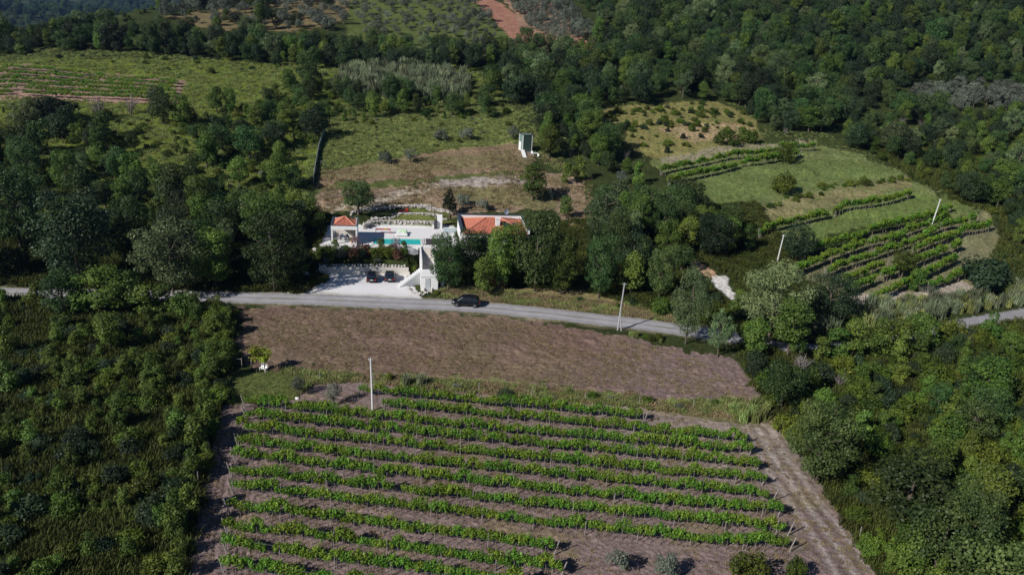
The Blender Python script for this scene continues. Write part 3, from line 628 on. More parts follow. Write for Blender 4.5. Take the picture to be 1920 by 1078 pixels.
right_rows = [
 ([(1425, 436), (1500, 412), (1567, 394), (1650, 378), (1706, 364)], 'vine row bordering the mown strip above the lower terraces', [(.0, .0)], .95),
 ([(1511, 471), (1609, 443), (1706, 412), (1784, 388)], 'uppermost row of the right terraced vineyard, in front of the mown strip', None, 1.),
 ([(1488, 509), (1567, 476), (1636, 452), (1720, 428), (1775, 410)], 'second row of the right terraced vineyard, passing the leaning white pole', None, 1.05),
 ([(1548, 510), (1612, 486), (1670, 468), (1735, 442), (1826, 409)], 'third row of the right terraced vineyard', None, 1.),
 ([(1578, 527), (1640, 504), (1690, 478), (1748, 452), (1856, 424)], 'fourth row of the right terraced vineyard, with gaps by the yellowish tree', [(.25, .45)], .95),
 ([(1589, 544), (1678, 508), (1748, 477), (1798, 460)], 'fifth row of the right terraced vineyard', None, 1.),
 ([(1634, 558), (1692, 533), (1753, 504), (1795, 482)], 'lowest long row of the right terraced vineyard', None, 1.),
 ([(1742, 537), (1789, 518), (1830, 500)], 'short vine stub at the lower right end of the terraced vineyard', None, .9),
 ([(1240, 320), (1300, 306), (1380, 290), (1457, 280), (1527, 275)], 'upper of the two vine rows on the high grassy terrace', None, .9),
 ([(1255, 338), (1300, 328), (1363, 314), (1447, 297), (1500, 288)], 'lower of the two vine rows on the high grassy terrace', None, .95),
]
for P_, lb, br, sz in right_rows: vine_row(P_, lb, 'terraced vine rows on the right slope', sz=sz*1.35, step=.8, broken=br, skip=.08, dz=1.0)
for i in range(6):
    vine_row([(-40, 129+i*8.6), (120, 133+i*9.0), (330, 152+i*6.2)], ['farthest', 'second farthest', 'third farthest', 'fourth farthest', 'second nearest', 'nearest'][i]+' row of the small vineyard on the upper left hillside', 'rows of the upper left vineyard', step=1.3, sz=.95, parts=False, skip=.10, tight=1.7)

# ------------------------------------------------------------------ buildings by the pool (frame turned by TH)
def lroot(name, a, b, z): return empty(name, Lw(a, b, z), TH)
# pool house
gz = tag(lroot('pool_house', -7.5, -.5, 5.5), 'open fronted white pool house with small red hipped roof and dark coping', 'pool house')
for x, y in ((0, 0), (4.35, 0), (0, 5.05)): MB().box(x, x+.28, y, y+.28, 0, 2.85).build('post', WHITE, gz)
MB().box(4.35, 4.6, .45, 5.3, 0, 2.85).build('side_wall', WHITE, gz)
MB().box(0.3, 4.34, 5.1, 5.3, 0, 2.85).build('back_wall', CREAM, gz)
MB().box(-.03, 4.66, -.03, .3, 2.853, 3.62).build('front_fascia', WHITE, gz)
MB().box(-.03, .24, .303, 5.33, 2.853, 3.62).box(4.36, 4.66, .303, 5.33, 2.853, 3.62).box(.243, 4.357, 5.05, 5.33, 2.853, 3.62).build('side_fascia', WHITE, gz)
MB().box(-.09, 4.72, -.09, .06, 3.623, 3.70).box(-.09, .19, .063, 5.37, 3.623, 3.74).box(4.44, 4.72, .063, 5.37, 3.623, 3.74).box(.193, 4.437, 5.2, 5.37, 3.623, 3.74).build('coping', DARKP, gz)
def hip(mb, x0, x1, y0, y1, z0, zr, inset, ribs, step=.24):
    rx0, rx1, ym = x0+inset, x1-inset, (y0+y1)/2
    A, B, C, D, R1, R2 = (x0, y0, z0), (x1, y0, z0), (x1, y1, z0), (x0, y1, z0), (rx0, ym, zr), (rx1, ym, zr)
    mb.poly([A, B, R2, R1]); mb.poly([B, C, R2]); mb.poly([C, D, R1, R2]); mb.poly([D, A, R1])
    def rib(p, q): ribs.tube([p, q], .055, 4)
    x = x0+step/2
    while x < x1:
        t = min(1, (x-x0)/inset, (x1-x)/inset)
        for yy, sg in ((y0, 1), (y1, -1)): rib((x, yy, z0+.03), (x, yy+(ym-yy)*t, z0+(zr-z0)*t+.03))
        x += step
    y = y0+step/2
    while y < y1:
        t = min(1, (y-y0)/(ym-y0), (y1-y)/(y1-ym))
        rib((x0, y, z0+.03), (x0+inset*t, y, z0+(zr-z0)*t+.03)); rib((x1, y, z0+.03), (x1-inset*t, y, z0+(zr-z0)*t+.03)); y += step
    return A, B, C, D, R1, R2
mb, rb, rd = MB(), MB(), MB()
A, B, C, D, R1, R2 = hip(mb, .20, 4.43, .32, 5.03, 3.35, 4.55, 2.05, rb)
for p, q in ((A, R1), (B, R2), (C, R2), (D, R1), (R1, R2)): rd.tube([(p[0], p[1], p[2]+.07), (q[0], q[1], q[2]+.09)], .10, 6)
rf = mb.build('roof', TILE, gz); tag(rb.build('roof_tile', TILE, rf), None, kind='stuff'); rd.build('ridge_tiles', TILE2, rf)
# furniture in and beside the pool house
t = tag(empty('garden_table', Lw(-5.3, 2.2, 5.5), TH), 'dark garden table in the shade of the pool house', 'table')
MB().box(-.9, .9, -.45, .45, .70, .75).build('table_top', FABRIC, t)
for x, y in ((-.8, -.38), (.75, -.38), (-.8, .33), (.75, .33)): MB().box(x, x+.06, y, y+.06, 0, .70).build('leg', GREYM, t)
def chair(a, b, rz, m, label, group=None):
    c = tag(empty('garden_chair', Lw(a, b, 5.5), TH+rz), label, 'chair', group)
    MB().box(-.24, .24, -.24, .24, .40, .45).build('seat', m, c); MB().box(-.24, .24, .21, .26, .453, .92).build('backrest', m, c)
    for x in (-.22, .18):
        for y in (-.22, .18): MB().box(x, x+.04, y, y+.04, 0, .40).build('leg', m, c)
    return c
chair(-5.8, 3.0, 0, BLUEF, 'blue garden chair behind the dark table, left one', 'garden chairs in the pool house'); chair(-4.9, 3.0, 0, BLUEF, 'blue garden chair behind the dark table, right one', 'garden chairs in the pool house'); chair(-5.4, 1.4, math.pi, STEEL, 'pale garden chair in front of the dark table', 'garden chairs in the pool house')
pt = tag(empty('potted_plant', Lw(-3.9, .9, 5.5), TH), 'bright green plant in a pot by the right post of the pool house', 'plant')
MB().tube([(0, 0, 0), (0, 0, .35)], [.14, .2], 8).build('pot', TILE, pt)
_c = bpy.data.objects.new('leaves', crown('plant_leaves', LM['yellow'], 401, .35, .35, .65, 6, (.15, .25), 160, .14)); COL.objects.link(_c); _c.parent = pt
# pool
pl = tag(lroot('swimming_pool', 0, 0, 5.5), 'long rectangular turquoise swimming pool with pale coping', 'swimming pool')
m_, t_, b_, o_ = nmat('pool_water'); b_.inputs['Base Color'].default_value = (.03, .50, .45, 1); b_.inputs['Roughness'].default_value = .03; b_.inputs['Specular IOR Level'].default_value = .6
nn = t_.nodes.new('ShaderNodeTexNoise'); nn.inputs['Scale'].default_value = 3.5; bp = t_.nodes.new('ShaderNodeBump'); bp.inputs['Strength'].default_value = .25; bp.inputs['Distance'].default_value = .03
t_.links.new(nn.outputs[0], bp.inputs['Height']); t_.links.new(bp.outputs[0], b_.inputs['Normal'])
MB().poly([(0, 0, .02), (8.7, 0, .02), (8.7, 3.5, .02), (0, 3.5, .02)]).build('water', m_, pl)
MB().box(-.4, 9.1, -.4, 0, -.4, .1).box(-.4, 9.1, 3.5, 3.9, -.4, .1).box(-.4, 0, .003, 3.497, -.4, .1).box(8.7, 9.1, .003, 3.497, -.4, .1).build('coping', mat('pool_coping', (.66, .64, .60), .7, var=.05), pl)
dk = tag(lroot('pool_cover_housing', 9.4, .2, 5.5), 'dark slatted timber deck panel at the right end of the pool', 'deck')
for i in range(12): MB().box(0, 2.9, i*.3, i*.3+.25, .02, .14).build('slat', mat('dark_decking', (.06, .05, .055), .7), dk)
for i in range(4): MB().box(.1, .3, .3+i*.85, .5+i*.85, .145, .3).build('cap', PLAST, dk)
# front retaining edge of terrace
MB_T = MB().box(-9.4, 8.2, -1.5, -1.28, 3.5, 5.62)
tw_ = MB_T.build('terrace_wall', WHITE, None, loc=(O2[0], O2[1], 0), rz=TH); tag(tw_, 'white wall edging the pool terrace above the planted bed', 'wall')
# parking retaining wall
pw = MB().box(-9.2, 6.4, -6.55, -6.2, 1.2, 3.28).build('retaining_wall', CREAM, None, loc=(O2[0], O2[1], 0), rz=TH); tag(pw, 'cream retaining wall behind the two parked cars', 'wall')
pw2 = MB().box(6.35, 6.6, -9.5, -6.557, 1.2, 2.6).build('wing_wall', CREAM, None, loc=(O2[0], O2[1], 0), rz=TH); tag(pw2, 'short cream wall closing the parking bay beside the stairs', 'wall')
# deck pad edges, pillar, glass fence
pil = MB().box(12.2, 13.2, 11.0, 11.5, 5.5, 8.3).build('white_pillar', WHITE, None, loc=(O2[0], O2[1], 0), rz=TH); tag(pil, 'tall white free standing pillar wall behind the pool deck', 'pillar')
dp = MB().box(11.6, 12.19, 10.6, 11.2, 5.5, 7.2).build('pool_shower', GREYM, None, loc=(O2[0], O2[1], 0), rz=TH); tag(dp, 'dark blue grey cabinet leaning against the white pillar', 'cabinet')
gf = tag(lroot('glass_fence', 13.3, 8.2, 5.5), 'glass fence with white rail between the pillar and the house', 'fence')
MB().box(0, 2.8, 0, .05, 1.0, 1.06).build('rail', WHITE, gf)
for i in range(3): MB().box(.03+i*.94, .90+i*.94, .015, .03, .05, .99).build('glass_panel', mat('fence_glass', (.35, .42, .44), .1), gf)
for i in range(4): MB().box(-.03+i*.94, .03+i*.94, 0, .05, 0, 1.0).build('post', STEEL, gf)
# red ping pong like bench with goods, daybed, red lounger
rt = tag(lroot('red_garden_table', .2, 6.8, 5.5), 'long narrow red metal table standing on the shaded pool deck', 'table')
MB().box(0, 2.9, 0, .65, .78, .86).build('table_top', REDM, rt)
for x in (0.05, 2.78):
    for y in (.02, .56): MB().box(x, x+.08, y, y+.08, 0, .78).build('leg', REDM, rt)
MB().box(1.6, 2.2, .1, .5, .863, .95).build('tray', mat('yellow_plastic', (.6, .45, .05), .5), rt)
db = tag(lroot('daybed', 4.3, 5.2, 5.5), 'white daybed with pale green cushions on the sunny pool deck', 'daybed')
MB().box(0, 2.0, 0, 2.6, .12, .42).build('mattress', PLAST, db, bevel=.06); MB().box(.05, 1.95, .05, 2.55, 0, .117).build('base', GREYM, db)
MB().box(.3, 1.9, 1.7, 2.5, .423, .80).build('cushion', LIME, db, bevel=.12); MB().box(1.2, 1.85, .7, 1.5, .423, .62).build('cushion', LIME, db, bevel=.1)
lg = tag(empty('red_lounger', Lw(4.6, 17.6, 6.8), TH+.05), 'low red lounger on the shaded upper lawn', 'lounger')
MB().box(0, 1.9, 0, .7, .25, .38).build('seat', REDM, lg, bevel=.04); MB().box(1.5, 1.95, 0, .7, .383, .75).build('backrest', REDM, lg, bevel=.04)
for x in (.1, 1.7): MB().box(x, x+.08, .1, .6, 0, .25).build('leg', GREYM, lg)
# stone walls of the lawns
def stone_wall(name, pts, h, lab, z0=None, seed=1, dens=1., thick=.5):
    q = np.random.default_rng(seed); root = empty(name, Lw(pts[0][0], pts[0][1], 0), 0); tag(root, lab, 'stone wall'); mb = MB(); ox, oy = root.location[0], root.location[1]
    P = smooth_line(pts, 2); seg = np.hypot(*np.diff(P, axis=0).T); cum = np.concatenate([[0], np.cumsum(seg)]); s = 0
    while s < cum[-1]:
        i = min(max(np.searchsorted(cum, s)-1, 0), len(seg)-1); t = (s-cum[i])/seg[i]; a, b = P[i]*(1-t)+P[i+1]*t
        hh = h(s/cum[-1]) if callable(h) else h; zz = 0
        while zz < hh:
            for k in range(2):
                x, y, _ = Lw(a+q.uniform(-.12, .12), b+q.uniform(-thick, thick)/2); rr = q.uniform(.12, .25)
                mb.rock(x-ox, y-oy, float(H(x, y))+zz+.05, rr, q)
            zz += .22
        s += .30/dens
    o = mb.build('stone', STONE, root); tag(o, None, kind='stuff'); return root
stone_wall('stone_wall', [(.8, 12.4), (4, 12.3), (8, 12.3), (12, 12.4)], .5, 'low rough stone wall between pool deck and lower lawn', seed=1)
stone_wall('stone_wall', [(-.6, 13.0), (1.2, 14.8), (4, 16.2), (8, 16.6), (12, 16.3), (14.5, 15.0)], .4, 'curved pale stone wall between the two lawns behind the pool', seed=2)
stone_wall('stone_wall', [(-4.8, 15.5), (-3, 17.8), (1, 19.6), (6, 20.2), (11, 20.0), (15.5, 18.2)], .45, 'outer curved stone wall above the upper lawn', seed=3)
stone_wall('rock_garden', [(-2.2, 10.0), (-1.2, 11.5), (0, 12.6), (.6, 12.2)], .9, 'heap of rocks between the pool house and the lower lawn', seed=4, thick=1.8)
stone_wall('bed_edging', [(-9.0, -6.0), (-4, -5.95), (2, -5.95), (6.2, -6.0)], .25, 'row of pale stones along the top of the cream retaining wall', seed=5, dens=.55, thick=.3)
stone_wall('island_edging', [(-13.5, -14.6), (-11.5, -14.0), (-9.3, -13.3), (-8.0, -11.2), (-8.4, -8.6)], .22, 'curved row of pale stones round the shaded island left of the driveway', seed=6, dens=.8, thick=.25)
stone_wall('rock_edging', [(6.4, -13.2), (7.0, -14.6), (8.6, -15.2), (9.8, -14.6)], .35, 'row of white boulders below the stairs beside the road', seed=7, dens=.8, thick=.4)
def rock(px, py, r, lab, seed, grp=None, m=STONE):
    p = G(px, py); o = MB().rock(0, 0, r*.35, r, np.random.default_rng(seed)).build('boulder', m, None, loc=p); return tag(o, lab, 'boulder', grp)
rock(609, 502, .75, 'pale blocky boulder at the left end of the cream retaining wall', 1); rock(633, 510, .8, 'grey boulder standing in front of the left end of the cream wall', 2)
rock(575, 516, .6, 'flat stone on the shaded island', 3); rock(590, 470, .5, 'light stone in the shade left of the pool house', 4); rock(583, 495, .45, 'small stone on the path beside the shaded island', 5)
rock(557, 748, .25, 'small white stone at the lower corner of the lawn', 6, None, PLAST)
# outside stairs with white balustrade
st = tag(lroot('stairway', 8.7, -10.2, 1.5), 'white walled stairway climbing from the driveway to the pool terrace', 'stairs')
MB().box(-.25, 0, 0, 9.0, 0, 4.35).build('parapet', WHITE, st); 
for i in range(12):
    MB().box(.003, 2.1, .9+i*.55, .9+(i+1)*.55, 0, 1.9+i*.18).build('step', CREAM, st)
MB().box(.003, 2.1, 7.503, 8.9, 0, 4.05).build('landing', CREAM, st)
MB().box(2.103, 2.35, 0, 8.9, 0, 3.6).build('side_wall', WHITE, st)
ut = tag(lroot('utility_block', 8.4, -13.6, 1.5), 'small white flat topped building with a door below the stairway', 'building')
MB().box(0, 2.9, 0, 3.3, 0, 2.7).build('wall', WHITE, ut); MB().box(-.1, 3.0, -.1, 3.4, 2.703, 2.85).build('roof', PLAST, ut)
MB().box(.7, 1.6, -.06, -.003, .45, 2.45).build('door', STEEL, ut); 
for i in range(3): MB().box(.6, 1.75, -.9+i*.28, -.063, .15*i, .15*i+.147).build('step', CONC, ut)
MB().box(.45, .597, -.95, -.063, 0, .75).box(1.753, 1.9, -.95, -.063, 0, .75).build('step_side', CREAM, ut)
bl = tag(lroot('stair_balustrade', 8.35, -10.4, 1.5), 'white stone block balustrade descending to the driveway', 'balustrade')
for i in range(11):
    MB().box(-.34*(i+1)+.01, -.34*i, -.25-.20*i, .95-.20*i, 0, 2.75-.21*i).build('block', WHITE, bl)
cb = MB().box(0, .55, 0, .35, 0, 1.15).box(-.04, .59, -.04, .39, 1.153, 1.2).build('meter_cabinet', PLAST, None, loc=Lw(11.9, -12.6, 1.7), rz=TH); tag(cb, 'small white meter cabinet right of the white utility building', 'cabinet')
# house
hs = tag(lroot('house', 16, -2, 5.5), 'white house with red tiled roof and dark parapet coping, half hidden by trees', 'house')
HW, HD = 12.6, 10.0
MB().box(0, HW, 0, .3, 0, 3.1).box(0, HW, HD-.3, HD, 0, 3.1).box(0, .3, .303, HD-.303, 0, 3.1).box(HW-.3, HW, .303, HD-.303, 0, 3.1).build('wall', WHITE, hs)
MB().box(-.1, .25, -.0, HD, 3.103, 3.9).build('parapet', DARKP, hs)  # left parapet: its shaded side painted in with the dark coping colour
MB().box(.253, HW+.1, HD-.35, HD, 3.103, 3.9).box(HW-.25, HW+.1, 0, HD-.353, 3.103, 3.9).build('parapet', WHITE, hs)
MB().box(-.16, .31, -.06, HD+.06, 3.903, 4.0).box(.313, HW+.16, HD-.41, HD+.06, 3.903, 4.0).box(HW-.31, HW+.16, -.06, HD-.413, 3.903, 4.0).build('coping', DARKP, hs)
mb, rb, rd = MB(), MB(), MB()
A, B, C, D, R1, R2 = hip(mb, .3, HW-.3, -.4, HD-.4, 3.12, 4.75, 4.6, rb, .27)
for p, q in ((A, R1), (B, R2), (C, R2), (D, R1), (R1, R2)): rd.tube([(p[0], p[1], p[2]+.07), (q[0], q[1], q[2]+.09)], .11, 6)
rf = mb.build('roof', TILE, hs); tag(rb.build('roof_tile', TILE, rf), None, kind='stuff'); rd.build('ridge_tiles', TILE2, rf)
MB().box(6.5, 7.3, 2.0, 2.7, 3.6, 5.3).box(6.4, 7.4, 1.9, 2.8, 5.303, 5.42).build('chimney', WHITE, rf)
for i in range(2):
    x = 8.0+i*1.35; z = lambda y: 3.12+1.63*(y+.4)/5.0+.16
    MB().poly([(x, .9, z(.9)), (x+1.2, .9, z(.9)), (x+1.2, 2.9, z(2.9)), (x, 2.9, z(2.9))]).poly([(x, .9, z(.9)-.05), (x, 2.9, z(2.9)-.05), (x+1.2, 2.9, z(2.9)-.05), (x+1.2, .9, z(.9)-.05)]).build('solar_panel', mat('solar_glass', (.01, .02, .06), .15), rf)
for x in (1.2, 3.6, 8.2, 10.8):
    fm = MB().box(x, x+1.7, -.06, -.003, .15, 2.4).build('window', DARKP, hs); MB().box(x+.1, x+1.6, -.075, -.063, .25, 2.3).build('pane', GLASS, fm)
MB().box(5.9, 7.1, -.07, -.003, 0, 2.3).build('door', GREYM, hs)
MB().box(0, 12.6, -3.2, -.1, -.5, .05).build('porch_slab', CONC, hs)
dsh = tag(empty('satellite_dish', Lw(25.6, 8.3, 5.6), TH), 'grey satellite dish on a mast behind the red roof', 'satellite dish')
MB().tube([(0, 0, 0), (0, 0, 4.1)], .04, 6).build('mast', STEEL, dsh)
dv_ = []; 
for k in range(12): dv_.append((.48*math.cos(k*math.pi/6), -.12, 4.45+.58*math.sin(k*math.pi/6)))
mbd = MB()
for k in range(12): mbd.poly([dv_[k], dv_[(k+1) % 12], (0, .03, 4.45)])
mbd.build('dish', mat('dish_grey', (.20, .25, .30), .5), dsh)

# ------------------------------------------------------------------ cars
def loft(st, nseg=14, p=3.2):
    """rings along x: (x, half width, z low, z high)"""
    V = []; F = []
    for x, hw, z0, z1 in st:
        for k in range(nseg):
            a = 2*math.pi*(k+.5)/nseg; c, s_ = math.cos(a), math.sin(a)
            V.append((x, hw*math.copysign(abs(c)**(2/p), c), (z0+z1)/2+(z1-z0)/2*math.copysign(abs(s_)**(2/p), s_)))
    n = nseg
    for i in range(len(st)-1):
        for k in range(n): F.append((i*n+k, (i+1)*n+k, (i+1)*n+(k+1) % n, i*n+(k+1) % n))
    F.append(tuple(range(n))); F.append(tuple(range(len(V)-1, len(V)-n-1, -1)))
    return V, F
def car(x, y, z, rz, paint, label, L=4.6, Wd=1.85, Hh=1.65, suv=True):
    """front towards +x local"""
    c = tag(empty('parked_car', (x, y, z), rz), label, 'car'); h = L/2; w2 = Wd/2
    mb = MB(); zb, bz = .28, (1.02 if suv else .90)
    mb.v, mb.f = loft([(-h, w2*.80, .42, bz-.12), (-h+.12, w2*.93, zb+.04, bz-.02), (-h+.6, w2, zb, bz), (-.5, w2, zb-.03, bz), (.6, w2, zb-.03, bz-.01), (h-1.0, w2*.99, zb, bz-.06), (h-.35, w2*.92, zb+.02, bz-.13), (h-.08, w2*.78, .36, bz-.22), (h, w2*.6, .42, bz-.32)], 16, 4.5)
    mb.build('body', paint, c, smooth=True)
    rb0 = -h+.10 if suv else -h+.35
    g = MB(); z1 = Hh-.04
    def ring(x_, hw, zt): return (x_, hw, bz-.2, zt)
    g.v, g.f = loft([ring(rb0, w2*.78, bz+.05), ring(rb0+.28, w2*.82, z1-.10), ring(rb0+.8, w2*.84, z1), ring(.2, w2*.83, z1), ring(.75, w2*.81, z1-.12), ring(1.45, w2*.80, bz+.02)], 14, 5)
    g.build('glasshouse', CGLASS, c, smooth=True)
    r = MB(); r.v, r.f = loft([(rb0+.22, w2*.66, z1-.12, z1-.04), (rb0+.5, w2*.74, z1-.08, z1+.03), (-.3, w2*.75, z1-.06, z1+.045), (.3, w2*.72, z1-.08, z1+.02), (.72, w2*.66, z1-.16, z1-.07)], 12, 4); r.build('roof', paint, c, smooth=True)
    for sy in (-1, 1):
        pm = MB()
        for xx, xt in ((.78, .55), (-.05, -.05), (-.95, -.95), (rb0+.25, rb0+.42)):
            pm.tube([(xx+(.55 if xx > .5 else 0), sy*w2*.84, bz-.02), (xt, sy*w2*.77, z1-.02)], .045, 5)
        pm.build('pillar', paint, c)
        MB().tube([(rb0+.5, sy*w2*.66, z1+.07), (.3, sy*w2*.66, z1+.07)], .025, 5).build('roof_rail', CHROME if suv else GREYM, c)
        MB().box(.85, 1.0, sy*w2*1.0-.0 if sy > 0 else -w2*1.0-.2, sy*w2*1.0+.2 if sy > 0 else -w2*1.0, bz-.02, bz+.14).build('mirror', paint, c, bevel=.03)
        MB().box(h-.42, h-.16, sy*w2*.62-.16, sy*w2*.62+.16, bz-.34, bz-.18).build('headlight', LAMPW, c, bevel=.03)
        MB().box(-h-.01, -h+.14, sy*w2*.72-.13, sy*w2*.72+.13, bz-.30, bz-.08).build('tail_light', LAMPR, c, bevel=.02)
        for xx in (-h+.85, h-.9):
            wh = MB(); rr = .36 if suv else .32
            wh.tube([(xx, sy*(w2-.20), rr), (xx, sy*(w2+.02), rr)], rr, 16); wo = wh.build('wheel', TYRE, c)
            MB().tube([(xx, sy*(w2+.021), rr), (xx, sy*(w2+.035), rr)], rr*.62, 10).build('rim', RIM, wo)
    MB().box(h-.03, h+.012, -.26, .26, .42, .54).build('number_plate', PLATE, c); MB().box(-h-.02, -h+.01, -.26, .26, .62, .74).build('number_plate', PLATE, c)
    MB().box(h-.12, h+.005, -.42, .42, .58, bz-.32).build('grille', GREYM, c)
    return c
def heading(p, q): return math.atan2(q[1]-p[1], q[0]-p[0])
s1, s2 = G(849, 573), G(897, 576); car((s1[0]+s2[0])/2, (s1[1]+s2[1])/2+.5, s1[2]-.02, heading(s2, s1), BLACKP, 'black sport utility vehicle parked on the gravel road, facing left', 4.7, 1.9, 1.72)
p = G(693, 529); car(*Lw(*toL(p[0], p[1]+1.4)), 0, BLACKP, '') if False else None
for (px_, py_, pt_, lb, hd, hh) in ((693, 532, BLACKP, 'black car parked nose in against the cream wall, left of the two', math.pi/2, 1.5), (727, 531, NAVYP, 'dark grey hatchback with pale rear window parked right of the black car', math.pi/2, 1.48)):
    p = G(px_, py_); x, y = p[0]-math.sin(TH)*0, p[1]+2.1; car(x, y, float(H(x, y))-.02, TH+hd, pt_, lb, 4.2, 1.78, hh, False)
# ------------------------------------------------------------------ poles
def pole(px, py, top, lab, r=.13, m=POLEM, lean=0., arm=False):
    p = G(px, py); d = math.dist((0, 0, CAMZ), p); dep = math.asin((CAMZ-p[2])/d); h = (py-top)*d/FPX/math.cos(dep)
    o = tag(empty('utility_pole', p), lab, 'pole', 'utility poles of the power line'); MB().tube([(0, 0, -.5), (lean*.5, 0, h/2), (lean, 0, h)], [r*1.25, r, r*.8], 10).build('pole', m, o)
    MB().tube([(lean-.25, 0, h-.3), (lean+.25, 0, h-.3)], .035, 5).build('crossarm', GREYM, o)
    for s_ in (-.22, .22): MB().tube([(lean+s_, 0, h-.265), (lean+s_, 0, h-.12)], .04, 6).build('insulator', PLAST, o)
    if arm:
        MB().tube([(.6, -.2, -.3), (lean*.35+.05, 0, h*.40)], [.11, .08], 8).build('strut', m, o)
    return p, h
pole(699, 770, 678, 'tall white pole standing between the upper vine rows and the lawn', .12, POLEM, -.25)
pole(1158, 619, 533, 'grey pole with a prop standing on the near verge of the gravel road', .12, mat('grey_pole', (.36, .35, .36), .8), .25, True)
pole(1456, 495, 443, 'white leaning pole rising behind the big poplar by the road', .11, POLEM, .35)
pole(1744, 431, 380, 'white leaning pole standing in the terraced vineyard', .12, POLEM, .55)
# ------------------------------------------------------------------ shed with stairs, table
p = G(986, 286); sh = tag(empty('garden_shed', (p[0], p[1], p[2]), math.radians(24)), 'tall narrow pale metal and glass shed half hidden by trees on the hill', 'shed')
MB().box(-1.0, 1.6, 0, 2.4, -.3, .1).build('base', CONC, sh)
for x_, y_ in ((-1.0, 0), (1.45, 0), (-1.0, 2.25), (1.45, 2.25)): MB().box(x_, x_+.15, y_, y_+.15, .103, 4.2).build('post', PLAST, sh)
MB().box(-1.05, 1.65, -.05, 2.45, 4.203, 4.3).build('roof', mat('dull_roof', (.12, .15, .14), .6), sh)
MB().box(-.95, -.89, .153, 1.1, .103, 4.19).build('wall_panel', GREENM, sh); MB().box(-.96, -.89, 1.103, 2.247, .103, 2.4).build('door', PLAST, sh); MB().box(-.95, -.89, 1.103, 2.247, 2.403, 4.19).build('wall_panel', GREENM, sh)
MB().box(-.847, 1.447, .04, .1, .103, 4.19).build('glass_front', mat('smoky_glass', (.05, .08, .07), .08, spec=.8), sh); MB().box(-.847, 1.447, 2.3, 2.36, .103, 4.19).build('back_wall', STEEL, sh); MB().box(1.5, 1.56, .153, 2.247, .103, 4.19).build('wall_panel', GREENM, sh)
ss = tag(empty('garden_steps', G(983, 293), math.radians(100)), 'short flight of pale steps leading up to the shed', 'steps')
for i in range(8): MB().box(-.9+i*.5, -.9+i*.5+.46, -.45, .45, -.2+i*.14, .02+i*.14).build('step', PLAST, ss)
def wchair(px, py, lab, m=PLAST, rz=0., s=1.):
    p = G(px, py); c = tag(empty('garden_chair', p, rz), lab, 'chair', None); c.scale = (s, s, s)
    MB().box(-.25, .25, -.25, .25, .38, .44).build('seat', m, c); MB().box(-.25, .25, .22, .27, .443, .95).build('backrest', m, c)
    for x in (-.24, .19):
        for y in (-.24, .19): MB().box(x, x+.05, y, y+.05, 0, .38).build('leg', m, c)
wchair(997, 291, 'white plastic chair left of the table below the shed'); wchair(1010, 296, 'white plastic chair in front of the table below the shed', rz=2.5)
p = G(1004, 293); tb = tag(empty('garden_table', p), 'white plastic table on the grass below the shed', 'table'); MB().box(-.6, .6, -.4, .4, .68, .73).build('table_top', PLAST, tb)
for x in (-.55, .5):
    for y in (-.35, .3): MB().box(x, x+.05, y, y+.05, 0, .68).build('leg', PLAST, tb)
# bench by the young trees, gate
p = G(494, 695); bn = tag(empty('garden_bench', p, math.radians(-20)), 'small white bench under the yellow green young trees', 'bench'); 
MB().box(-.5, .5, -.25, .22, .38, .45).build('seat', PLAST, bn); MB().box(-.5, .5, .223, .28, .45, .98).build('backrest', PLAST, bn)
for x in (-.48, .42):
    for y in (-.24, .16): MB().box(x, x+.06, y, y+.06, 0, .38).build('leg', PLAST, bn)
p = G(453, 690); gt = tag(empty('field_gate', p, 0), 'low wooden rail gate between hedge and brown field', 'gate')
for x in (-1.7, 0, 1.3): MB().box(x, x+.09, 0, .09, -.3, 1.5).build('post', WOOD, gt)
for z in (.6, 1.25): MB().box(-1.6, 0, .093, .13, z, z+.08).build('rail', WOOD, gt)
def fence(pts, lab, h, sp, m, rails, nm='wooden_fence', net=None):
    W_ = smooth_line(PW(pts), 1); seg = np.hypot(*np.diff(W_, axis=0).T); cum = np.concatenate([[0], np.cumsum(seg)]); N_ = max(2, int(cum[-1]/sp))
    xs = np.interp(np.linspace(0, cum[-1], N_), cum, W_[:, 0]); ys = np.interp(np.linspace(0, cum[-1], N_), cum, W_[:, 1])
    o = empty(nm, (xs[0], ys[0], float(H(xs[0], ys[0])))); tag(o, lab, 'fence'); L0 = np.array(o.location)
    pm = post_mesh(h, .06, 0, m)
    Q = [(x-L0[0], y-L0[1], float(H(x, y))-L0[2]) for x, y in zip(xs, ys)]
    for q in Q: c = bpy.data.objects.new('post', pm); COL.objects.link(c); c.parent = o; c.location = q
    for a, b in zip(Q[:-1], Q[1:]):
        for z in rails: MB().tube([(a[0], a[1], a[2]+z+random.uniform(-.06, .06)), (b[0], b[1], b[2]+z+random.uniform(-.06, .06))], .04, 4).build('rail', m, o)
        if net: MB().poly([(a[0], a[1]+.01, a[2]+.05), (b[0], b[1]+.01, b[2]+.05), (b[0], b[1]+.01, b[2]+h-.1), (a[0], a[1]+.01, a[2]+h-.1)]).build('net', net, o)
fence([(600, 370), (625, 372), (655, 372)], 'weathered pole fence left of the big round tree', 1.5, 1.8, WOOD, (.4, .85, 1.3)); fence([(700, 373), (725, 370), (752, 362)], 'weathered pole fence right of the big round tree', 1.5, 1.8, WOOD, (.4, .85, 1.3))
fence([(588, 345), (593, 310), (600, 275), (610, 248)], 'pale green net fence climbing the hill left of the brown plot', 1.6, 3., STEEL, (1.5,), 'net_fence', NET)
fence([(404, 745), (398, 830), (365, 930), (335, 1060)], 'line of grey stakes along the dark hedge at the left track', 1.6, 5., POSTM, (), 'stake_line')
fence([(1462, 812), (1510, 880), (1560, 950), (1610, 1010)], 'line of leaning stakes along the scrub at the right track', 1.5, 6., POSTM, (), 'stake_line')
